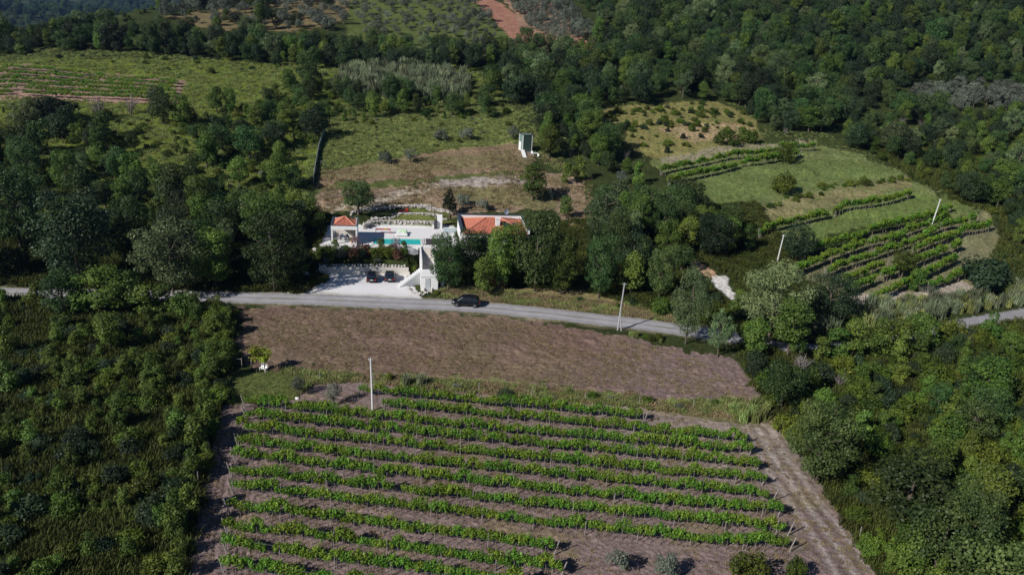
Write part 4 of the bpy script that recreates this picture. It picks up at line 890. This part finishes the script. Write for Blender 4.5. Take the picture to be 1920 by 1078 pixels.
fence([(600, 712), (800, 722), (1000, 742), (1200, 760), (1400, 772)], 'row of thin grey stakes in the weedy strip above the vineyard', 1.2, 6., POSTM, (), 'stake_line')
# ------------------------------------------------------------------ plants placed one by one
def GP(k, *a, **kw): plantpx(k, *a, **kw)
GP('oak', 672, 403, 328, 66, 'dark round tree with two trunks behind the pool house', var=0)
GP('conifer', 843, 408, 345, 34, 'narrow pointed dark tree behind the white pillar')
GP('ash', 587, 436, 366, 48, 'green tree left of the pool house')
GP('ash', 998, 376, 300, 60, 'bright green tree on the brown slope behind the house', var=1)
GP('oak', 840, 545, 424, 84, 'dark tree just right of the white stairway', var=1)
GP('oak', 880, 528, 420, 72, 'dark green tree in front of the left part of the house', var=2)
GP('ash', 935, 543, 412, 76, 'yellowish green tree in front of the chimney', var=0)
GP('ash', 905, 555, 470, 50, 'low green tree in the row in front of the house', var=2)
GP('oak', 1002, 548, 370, 108, 'tall tree covering the right end of the house', var=3)
GP('dark', 965, 520, 430, 60, 'dark tree close to the house wall under the roof edge', var=0)
GP('ash', 1050, 552, 424, 74, 'tall full tree right of the house', var=1)
GP('oak', 1122, 558, 430, 82, 'round dark tree in the road side row, right of the tall full tree', var=0)
GP('ash', 1182, 553, 462, 58, 'smaller tree above the grey pole', var=2)
GP('oak', 1235, 560, 455, 70, 'dark tree in the cluster above the road', var=2)
GP('grey', 1285, 645, 490, 84, 'tall grey green poplar beside the road bend', var=0)
GP('grey', 1440, 640, 480, 140, 'big airy poplar hiding the end of the road', var=1)
GP('dark', 1548, 606, 505, 112, 'broad dark tree with brownish twigs right of the big poplar', var=1)
GP('dark', 1492, 486, 420, 66, 'round dark tree beside the left leaning pole', var=2)
GP('oak', 912, 512, 424, 56, 'dark tree close in front of the house door', var=0); GP('ash', 962, 528, 404, 72, 'green tree in front of the solar panels', var=1)
GP('rust', 928, 540, 492, 44, 'rusty brown shrub among the trees below the house')
GP('young', 481, 698, 648, 26, 'slim young yellow green tree left of the white bench', var=0)
GP('young', 497, 697, 650, 30, 'fuller young yellow green tree right of the white bench', var=1)
GP('grey', 325, 552, 408, 150, 'large grey green tree leaning over the left end of the road', var=2)
GP('ash', 505, 462, 350, 120, 'large tree uphill of the shaded driveway island', var=1)
GP('oak', 515, 546, 384, 125, 'dark full tree left of the shaded driveway island', var=3); GP('ash', 552, 522, 440, 70, 'tree overhanging the shaded driveway island', var=0)
GP('ash', 405, 540, 425, 90, 'yellow green tree beside the leaning roadside tree', var=0)
GP('dark', 150, 535, 370, 150, 'huge dark tree at the far left above the road', var=0)
GP('oak', 40, 470, 320, 110, 'tall dark tree at the left picture edge', var=1)
GP('oak', 250, 500, 370, 90, 'mid sized tree behind the grey green roadside tree', var=2)
GP('shrub', 1465, 364, 322, 44, 'round green shrub on the middle mown terrace')
GP('shrub', 1470, 305, 272, 34, 'green shrub growing in the upper terrace vine row')
GP('shrub', 1360, 272, 240, 48, 'dark round shrub on the dry grass terrace, left of a pair'); GP('shrub', 1398, 266, 236, 40, 'round shrub on the dry grass terrace, right of a pair')
GP('darkshrub', 105, 228, 186, 70, 'broad dark bush below the upper left vineyard')
GP('dark', 298, 208, 165, 40, 'dark small tree at the right end of the upper left vineyard')
GP('twig', 188, 228, 182, 36, 'bare grey bush below the upper left vineyard, left one'); GP('twig', 245, 215, 182, 34, 'bare grey bush below the upper left vineyard, right one')
GP('greyshrub', 1157, 1072, 1026, 44, 'lone grey green bush below the short vine rows, left one'); GP('greyshrub', 1248, 1078, 1032, 50, 'lone bush below the short vine rows, right one')
GP('shrub', 1400, 1088, 1032, 68, 'large bush at the bottom edge below the lowest long vine row'); GP('shrub', 1488, 1085, 1042, 32, 'small bush beside the track at the bottom edge')
GP('olive', 626, 758, 716, 34, 'small young olive tree on the bare soil below the field'); GP('olive', 560, 740, 705, 32, 'thin young olive tree at the edge of the lawn')
for i, (x, y) in enumerate([(770, 305), (722, 306), (826, 266), (872, 262), (962, 262), (1165, 345), (905, 395), (870, 385), (1030, 372)]): GP('olive' if i in (0, 4, 5) else 'greyshrub', x, y, y-26, 30, ['silvery olive above the brown plot', 'grey shrub in tall grass left of the silvery olive', 'grey shrub on the meadow above the brown plot, left one', 'grey shrub on the meadow above the brown plot, right one', 'olive tree just left of the shed', 'olive tree at the edge of the trees right of the shed', 'small grey shrub behind the roof coping', 'small grey shrub on the slope behind the narrow pointed tree', 'grey shrub behind the satellite dish'][i])
for i, x in enumerate((762, 788)): GP('cane', x, 722, 698, 26, ['left', 'right'][i]+' of two reed clumps at the lower edge of the brown field')
GP('tallshrub', 1195, 350, 300, 26, 'slim young tree right of the shed, on the bare slope'); GP('tallshrub', 1060, 345, 298, 26, 'slim young tree with bare trunk on the brown slope, nearer the shed'); GP('tallshrub', 1085, 340, 288, 30, 'green young tree on the brown slope below the hill trees')
GP('ash', 1060, 410, 362, 30, 'small yellowish tree on the bare earth behind the house trees')
GP('oak', 1530, 905, 745, 130, 'large dull green tree beside the right hand track', var=1)
GP('oak', 1690, 985, 860, 150, 'big dark round tree in the scrub at the lower right', var=2)
GP('young', 1772, 1022, 990, 26, 'yellow leaved bush in the lower right scrub')
GP('ash', 1690, 520, 470, 52, 'pale yellowish small tree inside the terraced vineyard'); GP('tallshrub', 1712, 545, 500, 36, 'bright yellow green small tree inside the terraced vineyard')
GP('darkshrub', 1830, 540, 480, 90, 'broad dark bush at the lower right of the terraced vineyard'); GP('greyshrub', 1735, 545, 525, 30, 'small grey bush at the foot of the terraced vineyard')
GP('ash', 1475, 672, 560, 84, 'light green tree at the near side of the hidden road, right of the big poplar', var=0); GP('grey', 1345, 668, 575, 56, 'small poplar between the two larger poplars', var=2)
GP('tallshrub', 1560, 672, 610, 60, 'tall green bush hiding the road below the cane thicket'); GP('tallshrub', 1640, 668, 600, 60, 'tall bush hiding the road, right of the cane thicket'); GP('ash', 1720, 660, 585, 70, 'light green tree hiding the road left of its visible stretch', var=2)
GP('ash', 1598, 668, 596, 66, 'bushy tree hiding the road behind the cane thicket', var=1); GP('tallshrub', 1682, 664, 596, 60, 'upright bush hiding the middle of the right road'); GP('ash', 1412, 668, 590, 60, 'green tree at the field corner hiding the road end', var=2)
GP('shrub', 1780, 640, 596, 60, 'wide bush at the left end of the visible right road')
GP('ash', 200, 590, 500, 80, 'bushy tree hiding the left part of the road', var=1); GP('oak', 120, 592, 515, 80, 'dark bushy tree in front of the far left road', var=2); GP('tallshrub', 275, 588, 525, 60, 'tall bush in front of the leaning roadside tree'); GP('tallshrub', 158, 588, 520, 50, 'upright bush between the two bushy trees at the far left road'); GP('ash', 238, 586, 508, 66, 'rounded light tree hiding the road left of the leaning tree', var=0); GP('tallshrub', 310, 586, 530, 54, 'upright bush just before the foot of the leaning tree')
GP('shrub', 345, 590, 545, 60, 'wide bush at the left end of the visible road')
# planted bed between the two retaining walls
bed = [(-8.6, -3.5, 'shrub', .55), (-7.3, -4.3, 'shrub', .6), (-6.6, -2.6, 'tallshrub', .5), (-5.6, -3.9, 'greyshrub', .8), (-4.6, -3.2, 'shrub', .55), (-3.5, -4.2, 'rust', .55), (-2.9, -2.6, 'pink', .85), (-1.9, -3.8, 'darkshrub', .55), (-1.0, -3.1, 'rust', .6), (.3, -3.6, 'shrub', .62), (1.3, -3.0, 'tallshrub', .58), (2.2, -3.9, 'shrub', .62), (3.3, -3.2, 'shrub', .6), (4.3, -2.7, 'pink', .9), (4.6, -4.3, 'rust', .5), (5.6, -3.6, 'tallshrub', .55), (6.8, -3.2, 'shrub', .75), (6.9, -4.9, 'shrub', .5), (-8.0, -5.3, 'greyshrub', .5), (-3.0, -5.2, 'shrub', .4), (1.0, -5.2, 'greyshrub', .45)]
sub = ['leftmost shrub of the planted bed', 'second shrub from the left in the planted bed', 'upright shrub before the left post of the pool house', 'grey shrub in the left half of the planted bed', 'leafy shrub below the middle of the pool house', 'brownish shrub below the right post of the pool house', 'purple flowering shrub right of the pool house', 'dark shrub right of the purple one', 'brownish shrub at the left end of the pool', 'bright green shrub below the left end of the pool', 'upright green shrub below the pool', 'wide green shrub below the middle of the pool', 'green shrub left of the pink flowering one', 'pink flowering shrub below the right end of the pool', 'rusty low shrub under the pink flowering one', 'upright green shrub right of the pink flowering one', 'tall green shrub beside the stairway parapet', 'low shrub at the right lower corner of the bed', 'low grey shrub behind the left boulder', 'low green shrub behind the edging stones, left', 'low grey shrub behind the edging stones, middle']
for (a, b, k, s), lb in zip(bed, sub):
    x, y, _ = Lw(a, b); plant(k, x, y, s*random.uniform(1.25, 1.5), lb, 'shrubs of the planted bed', s*1.3)
x, y, _ = Lw(11.0, -15.0); plant('shrub', x, y, .35, 'small green shrub at the foot of the utility steps')
# ------------------------------------------------------------------ scattered woodland
OCC = []
SHORT = {'oak': 'dark green tree', 'ash': 'mid green tree', 'grey': 'grey green tree', 'dark': 'blackish green tree', 'olive': 'silvery olive', 'shrub': 'green shrub', 'darkshrub': 'dark shrub', 'tallshrub': 'upright shrub', 'greyshrub': 'grey shrub', 'conifer': 'conifer', 'rust': 'rusty shrub', 'pink': 'pink shrub', 'twig': 'bare bush', 'cane': 'pale cane clump', 'greencane': 'green reed clump', 'young': 'yellow shrub'}
LANDM = [(G(*q)[:2], t_) for q, t_ in [((990, 284), 'the shed'), ((672, 403), 'the two trunk tree'), ((1158, 619), 'the grey pole'), ((1744, 431), 'the terrace pole'), ((1456, 495), 'the poplar pole'), ((325, 552), 'the leaning roadside tree'), ((481, 698), 'the white bench'), ((1530, 905), 'the large trackside tree'), ((1690, 985), 'the big dark tree'), ((930, 60), 'the red track'), ((340, 150), 'the upper vineyard corner'), ((1400, 260), 'the round shrub pair'), ((1350, 530), 'the white rubble'), ((1860, 596), 'the right hand road'), ((1420, 760), 'the brown field corner'), ((600, 310), 'the net fence'), ((140, 545), 'the huge left tree'), ((405, 760), 'the vineyard left corner'), ((430, 980), 'the left row ends'), ((1620, 1070), 'the right track end'), ((760, 180), 'the hill reed bed'), ((1060, 90), 'the olive rows'), ((1690, 200), 'the right olive plot'), ((250, 100), 'the upper left vineyard'), ((1420, 20), 'the top of the forest'), ((60, 1000), 'the lower left corner'), ((1880, 1040), 'the lower right corner'), ((1550, 606), 'the broad brownish tree')]]
CAND = []       # kind, x, y, s, sxy, phrase, group, apparent size
def wood(poly, sp, kinds, size, phrase, group, jit=.45, holes=None, keepk=(0,), dens=None):
    P = PW(poly); lo, hi = P.min(0), P.max(0); ks, ws = zip(*kinds); ws = np.array(ws)/sum(ws)
    gx, gy = np.meshgrid(np.arange(lo[0], hi[0], sp), np.arange(lo[1], hi[1], sp*.87)); gx[1::2] += sp/2
    x = gx.ravel()+rng.uniform(-jit, jit, gx.size)*sp; y = gy.ravel()+rng.uniform(-jit, jit, gx.size)*sp
    m = inpoly(x, y, P) & (y > 8) & (np.hypot(x, y) < 620)
    if dens: m &= (wn(x, y, dens[0]) > dens[1])
    x, y = x[m], y[m]; k_ = classify(x, y); dr = np.minimum(dline(x, y, ROAD), dline(x, y, ROAD2))
    ok = np.isin(k_, keepk) & (dr > 3.2)
    a, b = toL(x, y); ok &= ~((a > -11) & (a < 31) & (b > -18) & (b < 22))
    for rx_, ry_, rr_ in RES: ok &= np.hypot(x-rx_, y-ry_) > rr_
    x, y = x[ok], y[ok]
    for X_, Y_ in zip(x, y):
        k = ks[rng.choice(len(ks), p=ws)]; s = size*rng.choice([rng.uniform(.55, .8), rng.uniform(.75, 1.15), rng.uniform(1.1, 1.5)], p=[.3, .5, .2])
        z = float(H(X_, Y_)); d = math.hypot(X_, Y_, z-CAMZ); u, v = pix(X_, Y_, z+LIB[k][0][2]*s*.5)
        vis = -60 < u < 1980 and -20 < v < 1130
        CAND.append((k, X_, Y_, s, s*rng.uniform(.85, 1.2), phrase, group, (LIB[k][0][2]*s/d) if vis else 0))
T_ = [('oak', 4), ('ash', 3), ('dark', 2), ('grey', 1)]
S_ = [('shrub', 5), ('darkshrub', 2), ('tallshrub', 3), ('greyshrub', .6)]
wood([(-300, 75), (0, 80), (300, 72), (450, 75), (560, 85), (700, 98), (940, 112), (960, 130), (850, 138), (560, 128), (350, 108), (0, 110), (-300, 108)], 4.2, [('oak', 4), ('ash', 2), ('dark', 4), ('grey', 1)], .78, 'in the upper tree belt', 'trees of the belt below the olive groves')
wood([(945, 130), (985, 95), (1110, 95), (1130, 40), (1050, -10), (2200, -60), (2200, 175), (1690, 170), (1660, 215), (1560, 250), (1440, 262), (1400, 215), (1330, 190), (1130, 205), (1030, 225), (930, 195), (900, 165)], 5.6, [('oak', 5), ('ash', 2.2), ('dark', 4), ('grey', 1), ('twig', .15)], .95, 'in the hill forest', 'trees of the right hill forest')
wood([(1560, 255), (1690, 215), (2200, 240), (2200, 520), (1925, 480), (1860, 400), (1770, 365), (1640, 300)], 4.4, [('oak', 3), ('ash', 3), ('dark', 2), ('shrub', 3), ('tallshrub', 2), ('grey', 1), ('twig', .25)], .75, 'in the wood beyond the terraces', 'trees of the scrubby wood right of the terraces')
wood([(1700, 170), (2200, 175), (2200, 222), (1720, 212)], 3.6, [('olive', 1)], 1.15, 'in the right plot', 'olives of the right plot')
wood([(990, 215), (1030, 200), (1110, 215), (1150, 265), (1185, 305), (1175, 332), (1060, 312), (1022, 300), (1012, 250)], 4.2, [('oak', 3), ('ash', 3), ('dark', 2), ('twig', .4)], .85, 'in the grove right of the shed', 'trees of the grove by the shed')
wood([(1100, 375), (1180, 375), (1290, 398), (1375, 440), (1410, 480), (1330, 500), (1240, 520), (1110, 500), (1090, 430)], 4.8, [('oak', 5), ('ash', 3), ('dark', 2), ('grey', .6)], .95, 'in the central grove', 'trees between the house and the terraces')
wood([(1195, 520), (1250, 540), (1330, 560), (1400, 590), (1400, 612), (1260, 596), (1200, 575)], 2.8, S_, .85, 'in the thicket above the road bend', 'shrubs above the road bend')
wood([(560, 150), (700, 190), (880, 195), (960, 200), (940, 225), (760, 222), (620, 240), (600, 260), (500, 250), (420, 235), (340, 225), (460, 195)], 3.9, [('oak', 2), ('ash', 2), ('shrub', 4), ('tallshrub', 2)], .72, 'in the scrub above the weedy meadow', 'shrubs above the weedy meadow')
wood([(340, 230), (600, 255), (585, 330), (560, 420), (470, 400), (330, 360), (180, 330), (130, 260), (220, 240)], 4.2, [('oak', 2), ('ash', 3), ('shrub', 4), ('dark', 1), ('tallshrub', 2), ('greyshrub', .5)], .78, 'on the overgrown slope', 'trees of the overgrown left slope', dens=(22, -.18))
wood([(-300, 260), (100, 240), (180, 330), (330, 365), (470, 405), (570, 430), (580, 520), (500, 545), (380, 546), (0, 538), (-300, 536)], 4.9, [('oak', 4), ('ash', 2), ('dark', 3), ('grey', 1), ('shrub', 2), ('tallshrub', 1)], .92, 'in the left roadside wood', 'trees of the wood above the left road', dens=(26, -.42))
wood([(-300, 195), (560, 245), (560, 420), (0, 400), (-300, 400)], 5.6, [('shrub', 3), ('darkshrub', 2), ('tallshrub', 1)], .6, 'on the bright grassy slope at the left', 'shrubs of the grassy left slope')
wood([(-300, 105), (600, 130), (950, 140), (900, 150), (600, 145), (350, 140), (-300, 128)], 9, [('shrub', 3), ('darkshrub', 1)], .55, 'on the meadow under the tree belt', 'shrubs of the high meadow')
wood([(-500, 566), (380, 572), (430, 585), (440, 640), (415, 740), (385, 860), (350, 980), (320, 1110), (250, 1400), (-900, 1400)], 2.3, [('shrub', 5), ('darkshrub', 3.5), ('tallshrub', 4), ('ash', .12)], .7, 'in the left scrub', 'shrubs of the scrub left of the vineyard', dens=(11, -.28))
wood([(400, 590), (440, 590), (438, 650), (412, 750), (398, 840), (372, 960), (345, 1100), (300, 1100), (335, 960), (360, 830), (375, 740), (395, 650)], 2.1, [('tallshrub', 6), ('shrub', 2), ('ash', .1)], .84, 'in the tall left hedge', 'shrubs of the hedge along the left track')
wood([(1395, 650), (1500, 660), (1640, 655), (1760, 632), (2200, 600), (2500, 900), (2500, 1400), (1730, 1400), (1640, 1110), (1580, 1010), (1500, 880), (1440, 790), (1440, 750), (1400, 680)], 2.6, [('shrub', 6), ('darkshrub', 2), ('tallshrub', 2), ('ash', .5), ('oak', .3), ('twig', .25), ('greyshrub', .3)], .85, 'in the right scrub', 'shrubs of the scrub right of the vineyard', dens=(16, -.7))
wood([(1170, 624), (1290, 646), (1380, 660), (1378, 668), (1290, 660), (1160, 628)], 1.5, [('shrub', 3), ('greencane', 1)], .42, 'in the low road hedge', 'shrubs of the low road side hedge')
wood([(640, 700), (900, 715), (1150, 742), (1420, 760), (1440, 785), (1200, 768), (900, 738), (740, 722)], 3.2, [('shrub', 2), ('darkshrub', 2), ('greyshrub', 3)], .38, 'in the weedy strip', 'shrubs of the weedy strip', jit=.6)
wood([(1130, 215), (1330, 195), (1420, 240), (1300, 285), (1220, 290)], 5.5, [('shrub', 3), ('darkshrub', 1)], .55, 'on the rough upper terraces', 'shrubs of the upper right terraces')
wood([(1130, 212), (1220, 205), (1330, 206), (1400, 215), (1400, 222), (1330, 214), (1220, 214), (1135, 224)], 2.6, [('shrub', 4), ('darkshrub', 1)], .5, 'in the upper bushy terrace line', 'shrubs of the bushy terrace lines')
wood([(1160, 238), (1260, 228), (1360, 232), (1360, 240), (1260, 237), (1170, 250)], 2.6, [('shrub', 4), ('darkshrub', 1)], .5, 'in the lower bushy terrace line', 'shrubs of the bushy terrace lines')
wood([(1420, 380), (1560, 345), (1700, 330), (1705, 340), (1560, 356), (1430, 395)], 2.6, [('shrub', 3)], .48, 'along the bank between the mown terraces', 'shrubs of the terrace bank')
wood([(840, 535), (900, 530), (1100, 545), (1250, 580), (1250, 592), (1100, 572), (850, 556)], 2.8, [('shrub', 3), ('darkshrub', 1)], .42, 'at the foot of the roadside trees', 'shrubs at the foot of the roadside trees')
wood([(610, 215), (950, 205), (970, 262), (780, 288), (600, 318)], 5.0, [('shrub', 3), ('greyshrub', 2)], .36, 'in the weedy meadow above the brown plot', 'shrubs of the weedy meadow')
# olive groves at the top
wood([(655, -5), (870, -8), (955, 85), (930, 100), (680, 80)], 7.2, [('olive', 1)], .95, 'in the green grove', 'olives of the grove left of the track', jit=.12)
wood([(925, -10), (1040, -10), (1115, 70), (1050, 84), (1000, 62)], 4.6, [('olive', 1)], 1.05, 'in the dense rows', 'olives of the rows right of the track', jit=.14)
wood([(290, 35), (420, 0), (650, -8), (650, 60), (500, 62), (400, 50)], 6.4, [('olive', 4), ('ash', .5), ('dark', .5)], 1.0, 'on the brown slope at the top left', 'olives of the top left slope')
wood([(640, 140), (760, 125), (880, 150), (880, 190), (700, 188), (620, 175)], 1.9, [('cane', 3)], 1.0, 'in the reed bed on the hill', 'reed clumps of the hill', jit=.5)
wood([(1500, 640), (1560, 625), (1720, 632), (1700, 655), (1560, 655)], 1.8, [('cane', 3)], .95, 'in the cane thicket', 'cane clumps by the poplar')
wood([(1590, 580), (1700, 568), (1800, 562), (1925, 535), (2200, 500), (2200, 560), (1925, 575), (1800, 600), (1720, 622), (1600, 615)], 1.35, [('greencane', 2), ('cane', 3)], .72, 'in the roadside reeds', 'reed clumps along the right road')
wood([(1365, 765), (1445, 768), (1440, 795), (1370, 792)], .95, [('greencane', 3)], .62, 'in the corner reed row', 'reeds at the vineyard corner', keepk=(0, 5))
byk = {}
for c in CAND: byk.setdefault(NAMES[c[0]][1], []).append(c)
LIMIT = {'tree': 290, 'shrub': 290, 'olive tree': 270, 'reeds': 150, 'bush': 40}
STUFF = {'tree': ('woodland', 'countless trees of the wooded hillsides'), 'shrub': ('undergrowth', 'dense leafy undergrowth covering the slopes and field edges'), 'olive tree': ('olive_foliage', 'distant silvery olives'), 'reeds': ('reeds', 'dense reeds and canes'), 'bush': ('brushwood', 'bare grey brushwood')}
for cat, L_ in byk.items():
    L_.sort(key=lambda c: -c[7]); lim = LIMIT[cat]
    ind = [c for c in L_[:lim] if c[7] > 0]; rest = L_[len(ind):]
    med = {}
    rows = []
    for (k, x, y, s, sxy, ph, gr, ap) in ind:
        near = min(LANDM, key=lambda q: math.dist(q[0], (x, y))); dx, dy = x-near[0][0], y-near[0][1]; nd = math.hypot(dx, dy)
        rel = ('right of' if dx > 0 else 'left of') if abs(dx) > abs(dy) else ('behind' if dy > 0 else 'in front of')
        far_ = 'close' if nd < 12 else ('' if nd < 28 else 'well')
        lab = SHORT[k]+' '+ph.replace('in the ', 'in ', 1)+', '+(far_+' '+rel if (rel in ('behind', 'in front of') or far_ != 'close') else 'just '+rel).strip()+' '+near[1]
        rows.append((lab, k, x, y, s, sxy, gr))
    cnt = {}
    for r0_ in rows: cnt.setdefault(r0_[0], []).append(r0_)
    ORD = ['leftmost', 'second', 'third', 'fourth', 'fifth', 'sixth', 'seventh', 'eighth']
    for lab, Q in cnt.items():
        Q.sort(key=lambda q: pix(q[2], q[3], 0)[0])
        for i, (_, k, x, y, s, sxy, gr) in enumerate(Q):
            l2 = lab
            if len(Q) == 2: l2 = ('left ' if i == 0 else 'right ')+lab
            elif 2 < len(Q) <= 8: l2 = (('middle ' if len(Q) == 3 and i == 1 else ('leftmost ' if i == 0 else ('rightmost ' if i == len(Q)-1 else ORD[i]+' '))))+lab
            l2 = l2.split(); 
            plant(k, x, y, s, ' '.join(l2[:16]), gr, sxy)
    for kk in sorted(set(c[0] for c in rest)):
        R_ = [c for c in rest if c[0] == kk]
        scatter_stuff(STUFF[cat][0], STUFF[cat][1], [kk], [c[1] for c in R_], [c[2] for c in R_], [c[3] for c in R_])
print('CAND', {k: len(v) for k, v in byk.items()})
# grass
RUB = PW([(1278, 482), (1312, 486), (1350, 510), (1372, 520), (1380, 545), (1402, 566), (1366, 568), (1325, 530), (1300, 512)])
AVOID = PW([(-300, 126), (100, 125), (350, 149), (338, 196), (-300, 190)])
def grass(poly, n, kind, size, name, label, keepk=(0,), dens=None):
    P = PW(poly); lo, hi = P.min(0), P.max(0); x = rng.uniform(lo[0], hi[0], n*3); y = rng.uniform(lo[1], hi[1], n*3); m = inpoly(x, y, P)
    x, y = x[m], y[m]; k_ = classify(x, y); ok = np.isin(k_, keepk) & (dline(x, y, ROAD) > 2.6) & ~inpoly(x, y, AVOID) & ~inpoly(x, y, RUB)
    if dens: ok &= wn(x, y, dens[0])+rng.uniform(-.4, .4, len(x)) > dens[1]
    x, y = x[ok][:n], y[ok][:n]; scatter_stuff(name, label, [kind], x, y, size*rng.uniform(.5, 1.4, len(x)))
grass([(610, 215), (960, 200), (975, 262), (780, 290), (598, 320)], 8000, 'grass', .75, 'meadow_grass', 'tall weedy meadow grass')
grass([(-100, 110), (960, 140), (960, 200), (600, 330), (560, 430), (-100, 430)], 14000, 'grass', .95, 'hillside_grass', 'long grass of the left hillside')
grass([(1120, 195), (1420, 190), (1720, 330), (1850, 400), (1500, 450), (1370, 395), (1200, 300)], 4500, 'grass', .5, 'terrace_grass', 'short grass of the terraces')
grass([(500, 690), (1440, 752), (1460, 792), (1000, 748), (740, 724), (560, 740)], 1800, 'drygrass', .8, 'dry_grass', 'dry grass strip between field and vines')
grass([(820, 535), (1260, 580), (1270, 606), (1000, 575), (830, 562)], 3000, 'drygrass', .8, 'dry_grass', 'dry grass of the road bank')
grass([(596, 322), (1000, 280), (1110, 330), (1110, 460), (1040, 395), (600, 400)], 3500, 'drygrass', .9, 'dry_grass', 'sparse dry grass of the brown slope', dens=(9, 0))
grass([(452, 580), (873, 590), (1290, 660), (1432, 752), (950, 712), (470, 690)], 9000, 'drygrass', .42, 'stubble', 'sparse dry stubble on the brown field', (3,), (8, -.1))
grass([(420, 700), (580, 700), (560, 750), (410, 762)], 3000, 'grass', .35, 'lawn_grass', 'short grass of the corner lawn', (4,))
grass([(405, 760), (740, 724), (1455, 790), (1660, 1100), (345, 1090)], 6000, 'drygrass', .45, 'soil_weeds', 'thin dry weeds between the vine rows', (5,), (7, -.1))
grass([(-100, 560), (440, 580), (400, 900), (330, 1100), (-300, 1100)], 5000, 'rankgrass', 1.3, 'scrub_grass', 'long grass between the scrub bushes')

grass([(500, 690), (1440, 752), (1460, 792), (1000, 748), (740, 724), (560, 740)], 2200, 'grass', .8, 'weeds', 'green weeds of the strip between field and vines', dens=(6, 0))
grass([(820, 535), (1260, 580), (1270, 606), (1000, 575), (830, 562)], 1200, 'grass', .8, 'verge_grass', 'green grass of the road bank', dens=(5, 0))

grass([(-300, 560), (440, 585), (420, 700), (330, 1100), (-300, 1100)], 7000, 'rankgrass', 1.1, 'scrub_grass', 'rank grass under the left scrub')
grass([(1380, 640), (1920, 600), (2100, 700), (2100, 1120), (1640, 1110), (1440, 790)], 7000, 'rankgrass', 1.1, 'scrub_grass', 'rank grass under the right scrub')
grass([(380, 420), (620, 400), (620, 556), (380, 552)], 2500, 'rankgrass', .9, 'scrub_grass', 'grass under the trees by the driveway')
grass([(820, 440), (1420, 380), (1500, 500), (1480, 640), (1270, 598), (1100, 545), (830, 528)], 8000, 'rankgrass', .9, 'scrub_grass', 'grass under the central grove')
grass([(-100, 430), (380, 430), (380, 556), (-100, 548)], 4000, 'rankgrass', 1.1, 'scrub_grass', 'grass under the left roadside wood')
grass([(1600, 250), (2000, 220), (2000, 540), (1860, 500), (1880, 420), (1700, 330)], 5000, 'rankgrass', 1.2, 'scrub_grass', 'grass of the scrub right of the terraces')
# far wooded hills and the air between
fx = rng.uniform(-1900, -150, 9000); fy = rng.uniform(520, 2600, 9000); zz = H(fx, fy); u_, v_ = pix(fx, fy, zz); m_ = (u_ > -150) & (u_ < 700) & (v_ < 120) & (wn(fx, fy, 200) > -.5); fx, fy = fx[m_], fy[m_]
scatter_stuff('far_forest', 'far blue wooded slopes beyond the crest at the upper left', ['oak'], fx, fy, rng.uniform(1.2, 2.6, len(fx)))
hz = MB().box(-3500, 3500, -60, 6800, -110, 300).build('haze', bpy.data.materials.new('haze_air')); hz['kind'] = 'stuff'; hz['label'] = 'thin blue summer haze over the valley'
hm = hz.data.materials[0]; hm.use_nodes = True; t = hm.node_tree; t.nodes.clear(); o_ = t.nodes.new('ShaderNodeOutputMaterial'); v_ = t.nodes.new('ShaderNodeVolumePrincipled')
v_.inputs['Color'].default_value = (.22, .42, 1., 1); v_.inputs['Density'].default_value = .00005; v_.inputs['Anisotropy'].default_value = .2; t.links.new(v_.outputs[0], o_.inputs['Volume'])
grass([(960, 190), (1060, 190), (1060, 330), (960, 262)], 900, 'grass', .8, 'meadow_grass', 'grass around the shed')
